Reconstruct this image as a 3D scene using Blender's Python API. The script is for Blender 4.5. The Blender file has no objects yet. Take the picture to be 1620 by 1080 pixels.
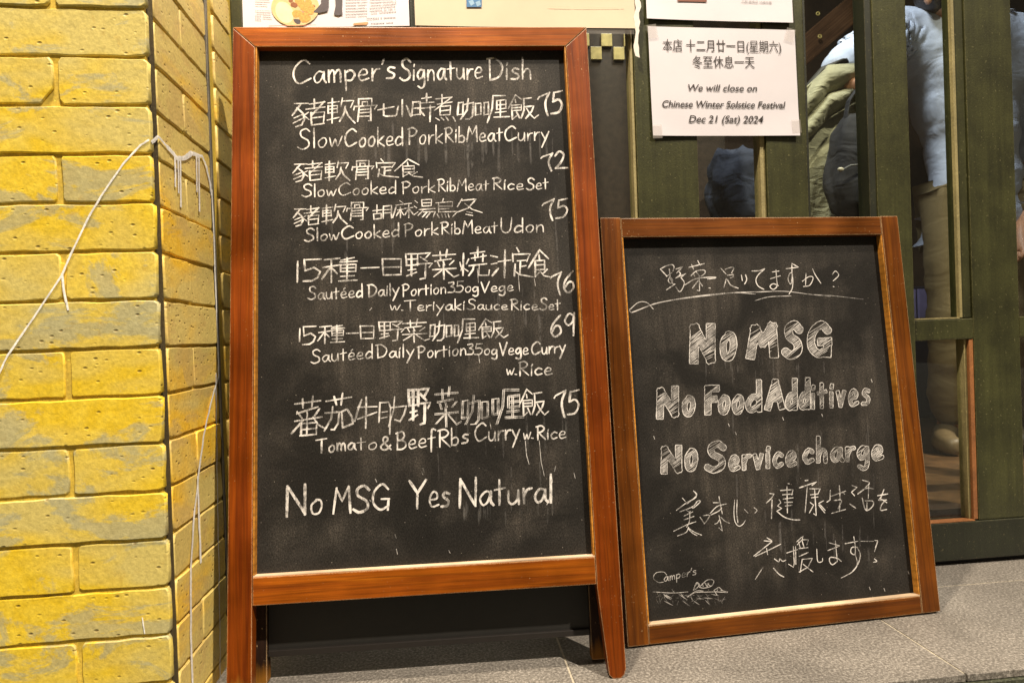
import bpy, bmesh, math, random
import numpy as np
from mathutils import Vector, Matrix
random.seed(7)
rng = np.random.default_rng(7)
scene = bpy.context.scene
COL = scene.collection

# ------------------------------------------------------------------ camera
F_PX = 1000.0
EYE = Vector((0.0, 0.0, 0.53))
_d = Vector(((701.7-810)/F_PX, (536.4-540)/F_PX, 1.0)).normalized()
_g = Vector((0.0358, 1.0, 0.0)); _g = (_g - _g.dot(_d)*_d).normalized()
_x = _g.cross(_d)
AX, AY, AZ = _x, _d, -_g            # world axes seen in camera space (x right, y down, z forward)
cam = bpy.data.cameras.new('camera'); camo = bpy.data.objects.new('camera', cam); COL.objects.link(camo)
cam.sensor_width = 36.0; cam.lens = 36.0*F_PX/1620.0; cam.clip_start = 0.02; cam.clip_end = 200
rot = Matrix(((AX.x, -AX.y, -AX.z), (AY.x, -AY.y, -AY.z), (AZ.x, -AZ.y, -AZ.z)))
camo.matrix_world = Matrix.Translation(EYE) @ rot.to_4x4()
scene.camera = camo
cam.dof.use_dof = True; cam.dof.focus_distance = 1.08; cam.dof.aperture_fstop = 12.0

# ------------------------------------------------------------------ light
w = bpy.data.worlds.new("World"); scene.world = w; w.use_nodes = True
nt = w.node_tree; nt.nodes.clear()
wo = nt.nodes.new('ShaderNodeOutputWorld'); bg = nt.nodes.new('ShaderNodeBackground')
bg.inputs['Color'].default_value = (1.0, 0.80, 0.58, 1); bg.inputs['Strength'].default_value = 0.14
nt.links.new(bg.outputs[0], wo.inputs[0])

def aim(o, frm, to):
    o.location = frm
    o.rotation_euler = (Vector(to)-Vector(frm)).to_track_quat('-Z', 'Y').to_euler()
sl = bpy.data.lights.new('sun', 'SUN'); so = bpy.data.objects.new('sun', sl); COL.objects.link(so)
sl.energy = 4.3; sl.angle = math.radians(1.2); sl.color = (1.0, 0.88, 0.73)
az, el = math.radians(40), math.radians(54)
aim(so, (math.sin(az)*math.cos(el)*5, -math.cos(az)*math.cos(el)*5+1, math.sin(el)*5), (0, 1, 0))
al = bpy.data.lights.new('street_lamp_light', 'AREA'); ao = bpy.data.objects.new('street_lamp_light', al); COL.objects.link(ao)
al.shape = 'DISK'; al.size = 0.12; al.energy = 80; al.color = (1.0, 0.86, 0.68)
aim(ao, (-0.30, 0.42, 2.9), (0.3, 1.1, 0.3))

il = bpy.data.lights.new('shop_fill_light', 'AREA'); io = bpy.data.objects.new('shop_fill_light', il); COL.objects.link(io)  # unseen lamp, added to brighten the person behind the glass
il.shape = 'DISK'; il.size = 0.3; il.energy = 26; il.color = (0.95, 0.97, 1.0)
aim(io, (0.75, 1.42, 2.6), (1.3, 2.0, 0.9))
vs = scene.view_settings
vs.view_transform = 'Standard'; vs.look = 'None'; vs.gamma = 1; vs.use_curve_mapping = False; vs.exposure = 0.22
scene.cycles.max_bounces = 8; scene.cycles.transparent_max_bounces = 24
scene.cycles.use_denoising = True

# ------------------------------------------------------------------ projection helpers: where a line of sight meets a real plane
def ray(px, py):
    q = Vector(((px-810)/F_PX, (py-540)/F_PX, 1.0)); return Vector((q.dot(AX), q.dot(AY), q.dot(AZ)))
def atY(px, py, Y): r = ray(px, py); return EYE + r*(Y/r.y)
def atX(px, py, X): r = ray(px, py); return EYE + r*(X/r.x)
def atZ(px, py, Z=0.0): r = ray(px, py); return EYE + r*((Z-EYE.z)/r.z)

# ------------------------------------------------------------------ object helpers
def tag(o, label=None, cat=None, group=None, kind=None):
    if label: o['label'] = label
    if cat: o['category'] = cat
    if group: o['group'] = group
    if kind: o['kind'] = kind
    return o
def empty(name, loc=(0, 0, 0), parent=None):
    o = bpy.data.objects.new(name, None); COL.objects.link(o); o.location = loc; o.empty_display_size = 0.05
    if parent: o.parent = parent
    return o
def link(name, me, mats, parent=None, loc=None, rot=None):
    o = bpy.data.objects.new(name, me); COL.objects.link(o)
    for m in (mats if isinstance(mats, (list, tuple)) else [mats]):
        if m and m.name not in [k.name for k in me.materials if k]: me.materials.append(m)
    if parent: o.parent = parent
    if loc is not None: o.location = loc
    if rot is not None: o.rotation_euler = rot
    return o
def box_mesh(x0, x1, y0, y1, z0, z1, bev=0.0, seg=2, name='box'):
    bm = bmesh.new(); bmesh.ops.create_cube(bm, size=1)
    for v in bm.verts: v.co = Vector(((x0+x1)/2+v.co.x*(x1-x0), (y0+y1)/2+v.co.y*(y1-y0), (z0+z1)/2+v.co.z*(z1-z0)))
    if bev: bmesh.ops.bevel(bm, geom=bm.edges[:], offset=bev, segments=seg, affect='EDGES', profile=0.6)
    me = bpy.data.meshes.new(name); bm.to_mesh(me); bm.free()
    if bev:
        for p in me.polygons: p.use_smooth = False
    return me
def bar(name, m, x0, x1, y0, y1, z0, z1, parent=None, bev=0.0012, loc=None):
    """box whose origin is its own centre, so wood grain runs along its own length"""
    c = Vector(((x0+x1)/2, (y0+y1)/2, (z0+z1)/2)); L = (x1-x0, y1-y0, z1-z0)
    me = box_mesh(-L[0]/2, L[0]/2, -L[1]/2, L[1]/2, -L[2]/2, L[2]/2, bev)
    return link(name, me, m, parent, c)
def mesh_from(verts, faces, name='mesh'):
    me = bpy.data.meshes.new(name); me.from_pydata([tuple(v) for v in verts], [], faces); me.update(); return me

# ------------------------------------------------------------------ materials
def new_mat(name):
    m = bpy.data.materials.new(name); m.use_nodes = True; nt = m.node_tree
    b = nt.nodes['Principled BSDF']; return m, nt, b
def N(nt, t, **k):
    n = nt.nodes.new(t)
    for a, v in k.items():
        if a in n.inputs: n.inputs[a].default_value = v
        else: setattr(n, a, v)
    return n
def L(nt, a, b): nt.links.new(a, b)
def ramp(nt, src, stops):
    r = nt.nodes.new('ShaderNodeValToRGB'); e = r.color_ramp.elements
    while len(e) < len(stops): e.new(0.5)
    for i, (p, c) in enumerate(stops):
        e[i].position = p; e[i].color = (c if isinstance(c, tuple) else (c, c, c)) + (1,)
    L(nt, src, r.inputs[0]); return r
def coords(nt, scale=(1, 1, 1), kind='Object'):
    tc = N(nt, 'ShaderNodeTexCoord'); mp = N(nt, 'ShaderNodeMapping'); mp.inputs['Scale'].default_value = scale
    if kind == 'World':
        g = N(nt, 'ShaderNodeNewGeometry'); L(nt, g.outputs['Position'], mp.inputs[0])
    else: L(nt, tc.outputs[kind], mp.inputs[0])
    return mp.outputs[0]
def noise(nt, vec, scale, detail=4, rough=0.5, dist=0.0):
    n = N(nt, 'ShaderNodeTexNoise'); n.inputs['Scale'].default_value = scale; n.inputs['Detail'].default_value = detail
    n.inputs['Roughness'].default_value = rough; n.inputs['Distortion'].default_value = dist
    L(nt, vec, n.inputs['Vector']); return n.outputs['Fac']
def mix(nt, fac, a, b, mode='MIX'):
    m = N(nt, 'ShaderNodeMix', data_type='RGBA', blend_type=mode)
    for s, v in ((m.inputs[0], fac), (m.inputs[6], a), (m.inputs[7], b)):
        if hasattr(v, 'links') or isinstance(v, bpy.types.NodeSocket): L(nt, v, s)
        elif isinstance(v, tuple): s.default_value = v + (1,)
        else: s.default_value = v
    return m.outputs[2]
def math_(nt, op, a, b=0.0):
    m = N(nt, 'ShaderNodeMath', operation=op)
    for i, v in enumerate((a, b)):
        if isinstance(v, bpy.types.NodeSocket): L(nt, v, m.inputs[i])
        else: m.inputs[i].default_value = v
    return m.outputs[0]
def bump(nt, b, h, dist, strength=1.0):
    n = N(nt, 'ShaderNodeBump'); n.inputs['Distance'].default_value = dist; n.inputs['Strength'].default_value = strength
    L(nt, h, n.inputs['Height']); L(nt, n.outputs[0], b.inputs['Normal'])
def edge_fac(nt, radius=0.003):
    """1 on convex worn edges"""
    bv = N(nt, 'ShaderNodeBevel', samples=4); bv.inputs['Radius'].default_value = radius
    g = N(nt, 'ShaderNodeNewGeometry')
    d = N(nt, 'ShaderNodeVectorMath', operation='DOT_PRODUCT'); L(nt, bv.outputs[0], d.inputs[0]); L(nt, g.outputs['Normal'], d.inputs[1])
    return math_(nt, 'SUBTRACT', 1.0, d.outputs['Value'])

def wood_mat(name, dark, mid, light, axis, rough=0.38, wear=True, wearcol=(0.62, 0.42, 0.22)):
    m, nt, b = new_mat(name)
    sc = [60, 60, 60]; sc[axis] = 3.0
    oi = N(nt, 'ShaderNodeObjectInfo')
    tc = N(nt, 'ShaderNodeTexCoord'); ad = N(nt, 'ShaderNodeVectorMath', operation='ADD')
    mul = N(nt, 'ShaderNodeVectorMath', operation='SCALE'); cmb = N(nt, 'ShaderNodeCombineXYZ')
    for i in range(3): L(nt, oi.outputs['Random'], cmb.inputs[i])
    L(nt, cmb.outputs[0], mul.inputs[0]); mul.inputs['Scale'].default_value = 7.0
    L(nt, tc.outputs['Object'], ad.inputs[0]); L(nt, mul.outputs[0], ad.inputs[1])
    mp = N(nt, 'ShaderNodeMapping'); mp.inputs['Scale'].default_value = sc; L(nt, ad.outputs[0], mp.inputs[0])
    n1 = noise(nt, mp.outputs[0], 1.0, 6, 0.62, 0.9)
    mp2 = N(nt, 'ShaderNodeMapping'); mp2.inputs['Scale'].default_value = [s*9 if i != axis else s*2.5 for i, s in enumerate(sc)]; L(nt, ad.outputs[0], mp2.inputs[0])
    n2 = noise(nt, mp2.outputs[0], 1.0, 3, 0.6)
    blot = noise(nt, ad.outputs[0], 9.0, 3, 0.5)
    r = ramp(nt, n1, [(0.22, dark), (0.50, mid), (0.82, light)])
    fine = ramp(nt, n2, [(0.3, 0.72), (0.62, 1.06)])
    c = mix(nt, 1.0, r.outputs[0], fine.outputs[0], 'MULTIPLY')
    wvv = N(nt, 'ShaderNodeTexWave', wave_type='BANDS', bands_direction=('Z' if axis == 0 else 'X')); wvv.inputs['Scale'].default_value = 26; wvv.inputs['Distortion'].default_value = 7
    wvv.inputs['Detail'].default_value = 3; wvv.inputs['Detail Scale'].default_value = 0.9
    mp3 = N(nt, 'ShaderNodeMapping'); mp3.inputs['Scale'].default_value = [0.12 if i == axis else 1 for i in range(3)]; L(nt, ad.outputs[0], mp3.inputs[0]); L(nt, mp3.outputs[0], wvv.inputs[0])
    c = mix(nt, 1.0, c, ramp(nt, wvv.outputs['Fac'], [(0.0, 0.80), (0.16, 1.0), (1.0, 1.08)]).outputs[0], 'MULTIPLY')
    bl = ramp(nt, blot, [(0.32, 0.6), (0.68, 1.22)])
    c = mix(nt, 1.0, c, bl.outputs[0], 'MULTIPLY')
    if axis == 2:      # scuffed, rubbed foot of an upright
        sx = N(nt, 'ShaderNodeSeparateXYZ'); L(nt, tc.outputs['Object'], sx.inputs[0])
        ft = ramp(nt, math_(nt, 'ADD', math_(nt, 'MULTIPLY', sx.outputs[2], -1.0), math_(nt, 'MULTIPLY', noise(nt, mp.outputs[0], 1.3, 4, 0.7), 0.06)), [(0.520, 0.0), (0.545, 0.75)])
        c = mix(nt, ft.outputs[0], c, (0.30, 0.125, 0.016))
    # scratches and pale specks in the varnish
    sp = ramp(nt, noise(nt, ad.outputs[0], 330, 2, 0.6), [(0.70, 0.0), (0.74, 1.0)])
    sm = ramp(nt, noise(nt, ad.outputs[0], 14, 2, 0.5), [(0.45, 0.0), (0.7, 1.0)])
    spf = math_(nt, 'MULTIPLY', sp.outputs[0], sm.outputs[0])
    c = mix(nt, spf, c, wearcol)
    if wear:
        e = edge_fac(nt, 0.0026)
        wn = noise(nt, ad.outputs[0], 55, 5, 0.7)
        ee = ramp(nt, math_(nt, 'ADD', math_(nt, 'MULTIPLY', e, 2.2), math_(nt, 'MULTIPLY', wn, 0.75)), [(0.56, 0.0), (0.66, 1.0)])
        c = mix(nt, ee.outputs[0], c, wearcol)
    L(nt, c, b.inputs['Base Color'])
    b.inputs['Specular IOR Level'].default_value = 0.17
    rr = ramp(nt, blot, [(0.3, rough-0.06), (0.7, rough+0.12)]); L(nt, rr.outputs[0], b.inputs['Roughness'])
    bump(nt, b, math_(nt, 'ADD', n2, math_(nt, 'MULTIPLY', n1, 0.6)), 0.0004, 0.5)
    return m
WD = ((0.15, 0.028, 0.002), (0.27, 0.064, 0.003), (0.42, 0.118, 0.005))
wood_x = wood_mat('varnished_wood_across', *WD, 0)
wood_z = wood_mat('varnished_wood_upright', *[tuple(k*s for k, s in zip(c, (0.66, 0.54, 0.5))) for c in WD], 2)
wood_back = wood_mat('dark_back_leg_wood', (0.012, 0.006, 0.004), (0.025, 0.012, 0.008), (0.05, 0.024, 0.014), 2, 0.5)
WD2 = ((0.070, 0.018, 0.002), (0.14, 0.039, 0.003), (0.22, 0.070, 0.004))
wood2_x = wood_mat('brown_wood_across', *WD2, 0)
wood2_z = wood_mat('brown_wood_upright', *WD2, 2)
lip_dusty = wood_mat('chalk_dusty_lip', (0.55, 0.36, 0.20), (0.68, 0.50, 0.33), (0.78, 0.66, 0.52), 0, 0.7, wear=False)
lip_mat = wood_mat('pale_lip_wood', (0.36, 0.13, 0.018), (0.50, 0.21, 0.03), (0.62, 0.31, 0.07), 0, 0.5, wear=False)

def chalkboard_mat(name, dust_c, hx, hz):
    m, nt, b = new_mat(name)
    v = coords(nt)
    sep = N(nt, 'ShaderNodeSeparateXYZ'); L(nt, v, sep.inputs[0])
    streak_v = coords(nt, (60, 60, 5)); st = noise(nt, streak_v, 1.0, 5, 0.6)
    cloud = noise(nt, v, 7.0, 5, 0.6, 0.4)
    fine = noise(nt, v, 420, 3, 0.75)
    weave_v = coords(nt, (900, 900, 260)); wv = noise(nt, weave_v, 1.0, 2, 0.6)
    # wiped area: the duster never quite reaches the rim, its edge a little ragged
    jag = math_(nt, 'MULTIPLY', math_(nt, 'SUBTRACT', noise(nt, v, 18, 3), 0.5), 0.03)
    ax = math_(nt, 'SUBTRACT', hx, math_(nt, 'ABSOLUTE', math_(nt, 'ADD', sep.outputs[0], jag)))
    azz = math_(nt, 'SUBTRACT', hz, math_(nt, 'ABSOLUTE', math_(nt, 'ADD', sep.outputs[2], jag)))
    rim = ramp(nt, math_(nt, 'MINIMUM', ax, azz), [(0.015, 0.12), (0.055, 1.0)])
    base = ramp(nt, cloud, [(0.30, (0.012, 0.011, 0.0097)), (0.70, (0.026, 0.0238, 0.021))])
    d = math_(nt, 'MULTIPLY', ramp(nt, cloud, [(0.42, 0.0), (0.72, 1.0)]).outputs[0], ramp(nt, st, [(0.40, 0.25), (0.7, 1.0)]).outputs[0])
    d = math_(nt, 'MULTIPLY', d, rim.outputs[0])
    d = math_(nt, 'MULTIPLY', d, ramp(nt, fine, [(0.38, 0.35), (0.62, 1.0)]).outputs[0])
    d = math_(nt, 'MULTIPLY', d, 0.62)
    c = mix(nt, d, base.outputs[0], dust_c)
    grain = ramp(nt, fine, [(0.30, 0.55), (0.70, 1.5)])
    c = mix(nt, 1.0, c, grain.outputs[0], 'MULTIPLY')
    c = mix(nt, 1.0, c, ramp(nt, wv, [(0.3, 0.6), (0.7, 1.5)]).outputs[0], 'MULTIPLY')
    # chalk specks
    vo = N(nt, 'ShaderNodeTexVoronoi'); vo.inputs['Scale'].default_value = 150; L(nt, v, vo.inputs['Vector'])
    spk = ramp(nt, vo.outputs['Distance'], [(0.055, 1.0), (0.10, 0.0)])
    sel = N(nt, 'ShaderNodeSeparateColor'); L(nt, vo.outputs['Color'], sel.inputs[0])
    s2 = ramp(nt, sel.outputs[0], [(0.86, 0.0), (0.93, 0.75)])
    c = mix(nt, math_(nt, 'MULTIPLY', spk.outputs[0], s2.outputs[0]), c, (0.45, 0.40, 0.33))
    L(nt, c, b.inputs['Base Color']); b.inputs['Roughness'].default_value = 0.62
    b.inputs['Specular IOR Level'].default_value = 0.12
    bump(nt, b, fine, 0.0002, 0.4)
    return m

def chalk_mat(name, lo, hi, col=(0.78, 0.74, 0.70)):
    m = bpy.data.materials.new(name); m.use_nodes = True; nt = m.node_tree; nt.nodes.clear()
    out = N(nt, 'ShaderNodeOutputMaterial'); df = N(nt, 'ShaderNodeBsdfDiffuse'); tr = N(nt, 'ShaderNodeBsdfTransparent')
    df.inputs[0].default_value = col + (1,)
    v = coords(nt, (1, 1, 0.35)); n = noise(nt, v, 620, 3, 0.7); n2 = noise(nt, coords(nt), 45, 3, 0.6)
    s = math_(nt, 'ADD', math_(nt, 'MULTIPLY', n, 0.45), math_(nt, 'MULTIPLY', n2, 0.62))
    r = ramp(nt, s, [(0.44, lo), (0.60, hi)])
    mx = N(nt, 'ShaderNodeMixShader'); L(nt, r.outputs[0], mx.inputs[0]); L(nt, tr.outputs[0], mx.inputs[1]); L(nt, df.outputs[0], mx.inputs[2])
    L(nt, mx.outputs[0], out.inputs[0]); return m
chalk = chalk_mat('chalk', 0.18, 1.0)
chalk_light = chalk_mat('light_chalk', 0.12, 0.75)
chalk_smear = chalk_mat('chalk_smear', 0.0, 0.055)

def paint_mat(name, col, rough=0.45, var=0.25, dirt=(0.05, 0.045, 0.03), wear=None, bumpd=0.0006):
    m, nt, b = new_mat(name); v = coords(nt, kind='World')
    n = noise(nt, v, 12, 5, 0.6); n2 = noise(nt, v, 260, 3, 0.6)
    lo = tuple(c*(1-var) for c in col); hi = tuple(c*(1+var) for c in col)
    c = ramp(nt, n, [(0.3, lo), (0.7, hi)]).outputs[0]
    c = mix(nt, 1.0, c, ramp(nt, n2, [(0.35, 0.82), (0.65, 1.12)]).outputs[0], 'MULTIPLY')
    stv = coords(nt, (90, 90, 4), 'World'); c = mix(nt, 1.0, c, ramp(nt, noise(nt, stv, 1.0, 4, 0.6), [(0.3, 0.80), (0.7, 1.2)]).outputs[0], 'MULTIPLY')
    sp = ramp(nt, noise(nt, v, 180, 2, 0.6), [(0.67, 0.0), (0.72, 1.0)])
    c = mix(nt, math_(nt, 'MULTIPLY', sp.outputs[0], 0.5), c, wear or tuple(min(1, k*2.5) for k in col))
    if wear:
        e = edge_fac(nt, 0.002)
        ee = ramp(nt, math_(nt, 'ADD', math_(nt, 'MULTIPLY', e, 2.2), math_(nt, 'MULTIPLY', noise(nt, v, 90, 4, 0.7), 0.7)), [(0.62, 0.0), (0.68, 1.0)])
        c = mix(nt, ee.outputs[0], c, wear)
    L(nt, c, b.inputs['Base Color']); b.inputs['Roughness'].default_value = rough
    bump(nt, b, n2, bumpd, 0.5); return m
green = paint_mat('green_door_paint', (0.038, 0.039, 0.012), 0.38, 0.35, wear=(0.22, 0.20, 0.09))
green_dark = paint_mat('dark_green_paint', (0.013, 0.015, 0.006), 0.45, 0.3, wear=(0.14, 0.12, 0.06))
bead_mat = paint_mat('worn_bead_paint', (0.30, 0.25, 0.11), 0.5, 0.3)
bead_orange = paint_mat('worn_brown_bead', (0.28, 0.11, 0.035), 0.5, 0.3)
gap_shade = paint_mat('black_gap', (0.006, 0.006, 0.006), 0.7, 0.2)  # black colour painted as the shade inside open gaps
steel = paint_mat('grey_steel_strip', (0.13, 0.115, 0.085), 0.5, 0.4, bumpd=0.001)

def brick_mat(name, reveal=False):
    m, nt, b = new_mat(name)
    v = coords(nt, kind='World')
    v1 = coords(nt, (1, 1, 2.1), 'World')
    warp = noise(nt, v1, 7.5, 6, 0.68, 0.6); big = noise(nt, v1, 4.0, 3, 0.55, 0.4); fine = noise(nt, v, 210, 4, 0.65); midn = noise(nt, v, 48, 4, 0.6)
    if reveal:
        y1, y2, gy = (0.84, 0.48, 0.02), (0.92, 0.60, 0.07), (0.60, 0.42, 0.14)
    else:
        y1, y2, gy = (0.74, 0.50, 0.012), (0.82, 0.60, 0.05), (0.37, 0.375, 0.26)
    yel = ramp(nt, midn, [(0.3, y1), (0.7, y2)]).outputs[0]
    pale = mix(nt, 0.75, y2, (0.58, 0.50, 0.20))
    yel = mix(nt, ramp(nt, big, [(0.38, 0.0), (0.56, 0.95)]).outputs[0], yel, pale)
    gf = ramp(nt, warp, [(0.520, 0.0), (0.575, 0.62)]).outputs[0]
    c = mix(nt, gf, yel, gy)
    c = mix(nt, 1.0, c, ramp(nt, fine, [(0.3, 0.80), (0.7, 1.12)]).outputs[0], 'MULTIPLY')
    # ochre grime and pits
    vo = N(nt, 'ShaderNodeTexVoronoi'); vo.inputs['Scale'].default_value = 75; L(nt, coords(nt, (1, 1, 1.6), 'World'), vo.inputs['Vector'])
    sc = N(nt, 'ShaderNodeSeparateColor'); L(nt, vo.outputs['Color'], sc.inputs[0])
    pit = math_(nt, 'MULTIPLY', ramp(nt, vo.outputs['Distance'], [(0.08, 1.0), (0.26, 0.0)]).outputs[0], ramp(nt, sc.outputs[0], [(0.72, 0.0), (0.80, 1.0)]).outputs[0])
    c = mix(nt, math_(nt, 'MULTIPLY', pit, 0.7), c, (0.20, 0.12, 0.03))
    oc = ramp(nt, noise(nt, v, 26, 5, 0.7, 0.8), [(0.60, 0.0), (0.72, 0.4)]).outputs[0]
    c = mix(nt, oc, c, (0.42, 0.23, 0.02))
    L(nt, c, b.inputs['Base Color']); b.inputs['Roughness'].default_value = 0.55
    h = math_(nt, 'SUBTRACT', math_(nt, 'ADD', math_(nt, 'MULTIPLY', midn, 0.9), math_(nt, 'MULTIPLY', fine, 0.45)), math_(nt, 'MULTIPLY', pit, 1.2))
    bump(nt, b, h, 0.0018, 0.5)
    return m
brick_paint = brick_mat('yellow_painted_brick'); reveal_paint = brick_mat('ochre_painted_brick', True)
mortar_paint = paint_mat('painted_mortar', (0.62, 0.43, 0.05), 0.7, 0.2, bumpd=0.0006)
mortar_dark = paint_mat('dark_brown_mortar', (0.075, 0.055, 0.018), 0.8, 0.4, bumpd=0.002)
white_paint = paint_mat('white_paint_dribble', (0.86, 0.84, 0.78), 0.5, 0.03)

def stone_mat(name, a, b_, c_):
    m, nt, b = new_mat(name); v = coords(nt, kind='World')
    n = noise(nt, v, 230, 4, 0.75); n2 = noise(nt, v, 6, 4, 0.55); n3 = noise(nt, v, 620, 2, 0.6)
    c = ramp(nt, n, [(0.33, a), (0.5, b_), (0.68, c_)]).outputs[0]
    c = mix(nt, 1.0, c, ramp(nt, n2, [(0.3, 0.72), (0.7, 1.2)]).outputs[0], 'MULTIPLY')
    c = mix(nt, ramp(nt, noise(nt, v, 22, 5, 0.7), [(0.60, 0.0), (0.72, 0.45)]).outputs[0], c, (0.06, 0.05, 0.04))
    c = mix(nt, math_(nt, 'MULTIPLY', ramp(nt, n3, [(0.68, 0.0), (0.76, 1.0)]).outputs[0], 0.5), c, (0.75, 0.70, 0.58))
    L(nt, c, b.inputs['Base Color']); L(nt, ramp(nt, n, [(0.3, 0.62), (0.7, 0.36)]).outputs[0], b.inputs['Roughness'])
    bump(nt, b, n, 0.0009, 0.8); return m
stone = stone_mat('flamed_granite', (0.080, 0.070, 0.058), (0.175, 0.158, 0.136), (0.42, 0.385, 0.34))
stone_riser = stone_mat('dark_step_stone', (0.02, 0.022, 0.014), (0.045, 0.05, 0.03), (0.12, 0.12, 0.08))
grout = paint_mat('pale_grout', (0.42, 0.37, 0.28), 0.8, 0.2)

def plain(name, col, rough=0.6, var=0.12, scale=60, emit=None, spec=0.5):
    m, nt, b = new_mat(name); v = coords(nt, kind='World'); n = noise(nt, v, scale, 4, 0.6)
    lo = tuple(c*(1-var) for c in col); hi = tuple(min(1, c*(1+var)) for c in col)
    L(nt, ramp(nt, n, [(0.3, lo), (0.7, hi)]).outputs[0], b.inputs['Base Color']); b.inputs['Roughness'].default_value = rough
    b.inputs['Specular IOR Level'].default_value = spec
    if emit: b.inputs['Emission Color'].default_value = emit[0] + (1,); b.inputs['Emission Strength'].default_value = emit[1]
    return m
paper = plain('white_paper', (0.64, 0.61, 0.65), 0.5, 0.025, 12)
paper_cream = plain('cream_paper', (0.60, 0.50, 0.36), 0.45, 0.05, 10)
paper_edge = plain('worn_paper_edge', (0.72, 0.66, 0.60), 0.6, 0.08)
ink = plain('black_ink', (0.03, 0.022, 0.02), 0.6)
ink_grey = plain('grey_print', (0.30, 0.27, 0.28), 0.6)
m_glass = bpy.data.materials.new('window_glass'); m_glass.use_nodes = True; nt = m_glass.node_tree; nt.nodes.clear()
_o = N(nt, 'ShaderNodeOutputMaterial'); _g2 = N(nt, 'ShaderNodeBsdfGlossy'); _t = N(nt, 'ShaderNodeBsdfTransparent'); _m = N(nt, 'ShaderNodeMixShader')
_g2.inputs['Roughness'].default_value = 0.02; _t.inputs[0].default_value = (0.95, 0.97, 0.94, 1)
_f = N(nt, 'ShaderNodeLayerWeight'); _f.inputs[0].default_value = 0.5
_fp = math_(nt, 'POWER', _f.outputs['Facing'], 4.0)
L(nt, math_(nt, 'ADD', math_(nt, 'MULTIPLY', _fp, 0.6), 0.035), _m.inputs[0]); L(nt, _t.outputs[0], _m.inputs[1]); L(nt, _g2.outputs[0], _m.inputs[2]); L(nt, _m.outputs[0], _o.inputs[0])
m_tape = bpy.data.materials.new('clear_tape'); m_tape.use_nodes = True; nt = m_tape.node_tree; nt.nodes.clear()
_o = N(nt, 'ShaderNodeOutputMaterial'); _g2 = N(nt, 'ShaderNodeBsdfPrincipled'); _t = N(nt, 'ShaderNodeBsdfTransparent'); _m = N(nt, 'ShaderNodeMixShader')
_g2.inputs['Roughness'].default_value = 0.3; _g2.inputs['Base Color'].default_value = (0.6, 0.55, 0.5, 1); _m.inputs[0].default_value = 0.14
L(nt, _t.outputs[0], _m.inputs[1]); L(nt, _g2.outputs[0], _m.inputs[2]); L(nt, _m.outputs[0], _o.inputs[0])

# ================================================================== THE SETTING
# ---- ledge floor of granite tiles, the step in front of it, the street
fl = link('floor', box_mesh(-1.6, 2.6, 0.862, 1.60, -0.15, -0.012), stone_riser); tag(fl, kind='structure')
gx0, gw = 0.7625, 0.5835
JY = 1.166
gsh = link('grout', box_mesh(-1.6, 2.6, 0.874, 1.60, -0.0118, -0.0012), grout, fl)
g = 0.0016
k = -4
xs = [gx0 + gw*i for i in range(-4, 4)]
for i in range(len(xs)-1):
    for (ya, yb) in ((0.868, JY), (JY, 1.55)):
        bar('floor_tile', stone, xs[i]+g, xs[i+1]-g, ya+(g if ya > 1 else 0), yb-g, -0.011, 0.0, fl, bev=0.0011)
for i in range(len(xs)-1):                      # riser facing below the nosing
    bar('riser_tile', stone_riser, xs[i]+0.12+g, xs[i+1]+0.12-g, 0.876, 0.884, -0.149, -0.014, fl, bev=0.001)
st = link('street_ground', box_mesh(-8, 8, -10, 0.861, -0.40, -0.15), stone_riser); tag(st, kind='structure')

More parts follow.
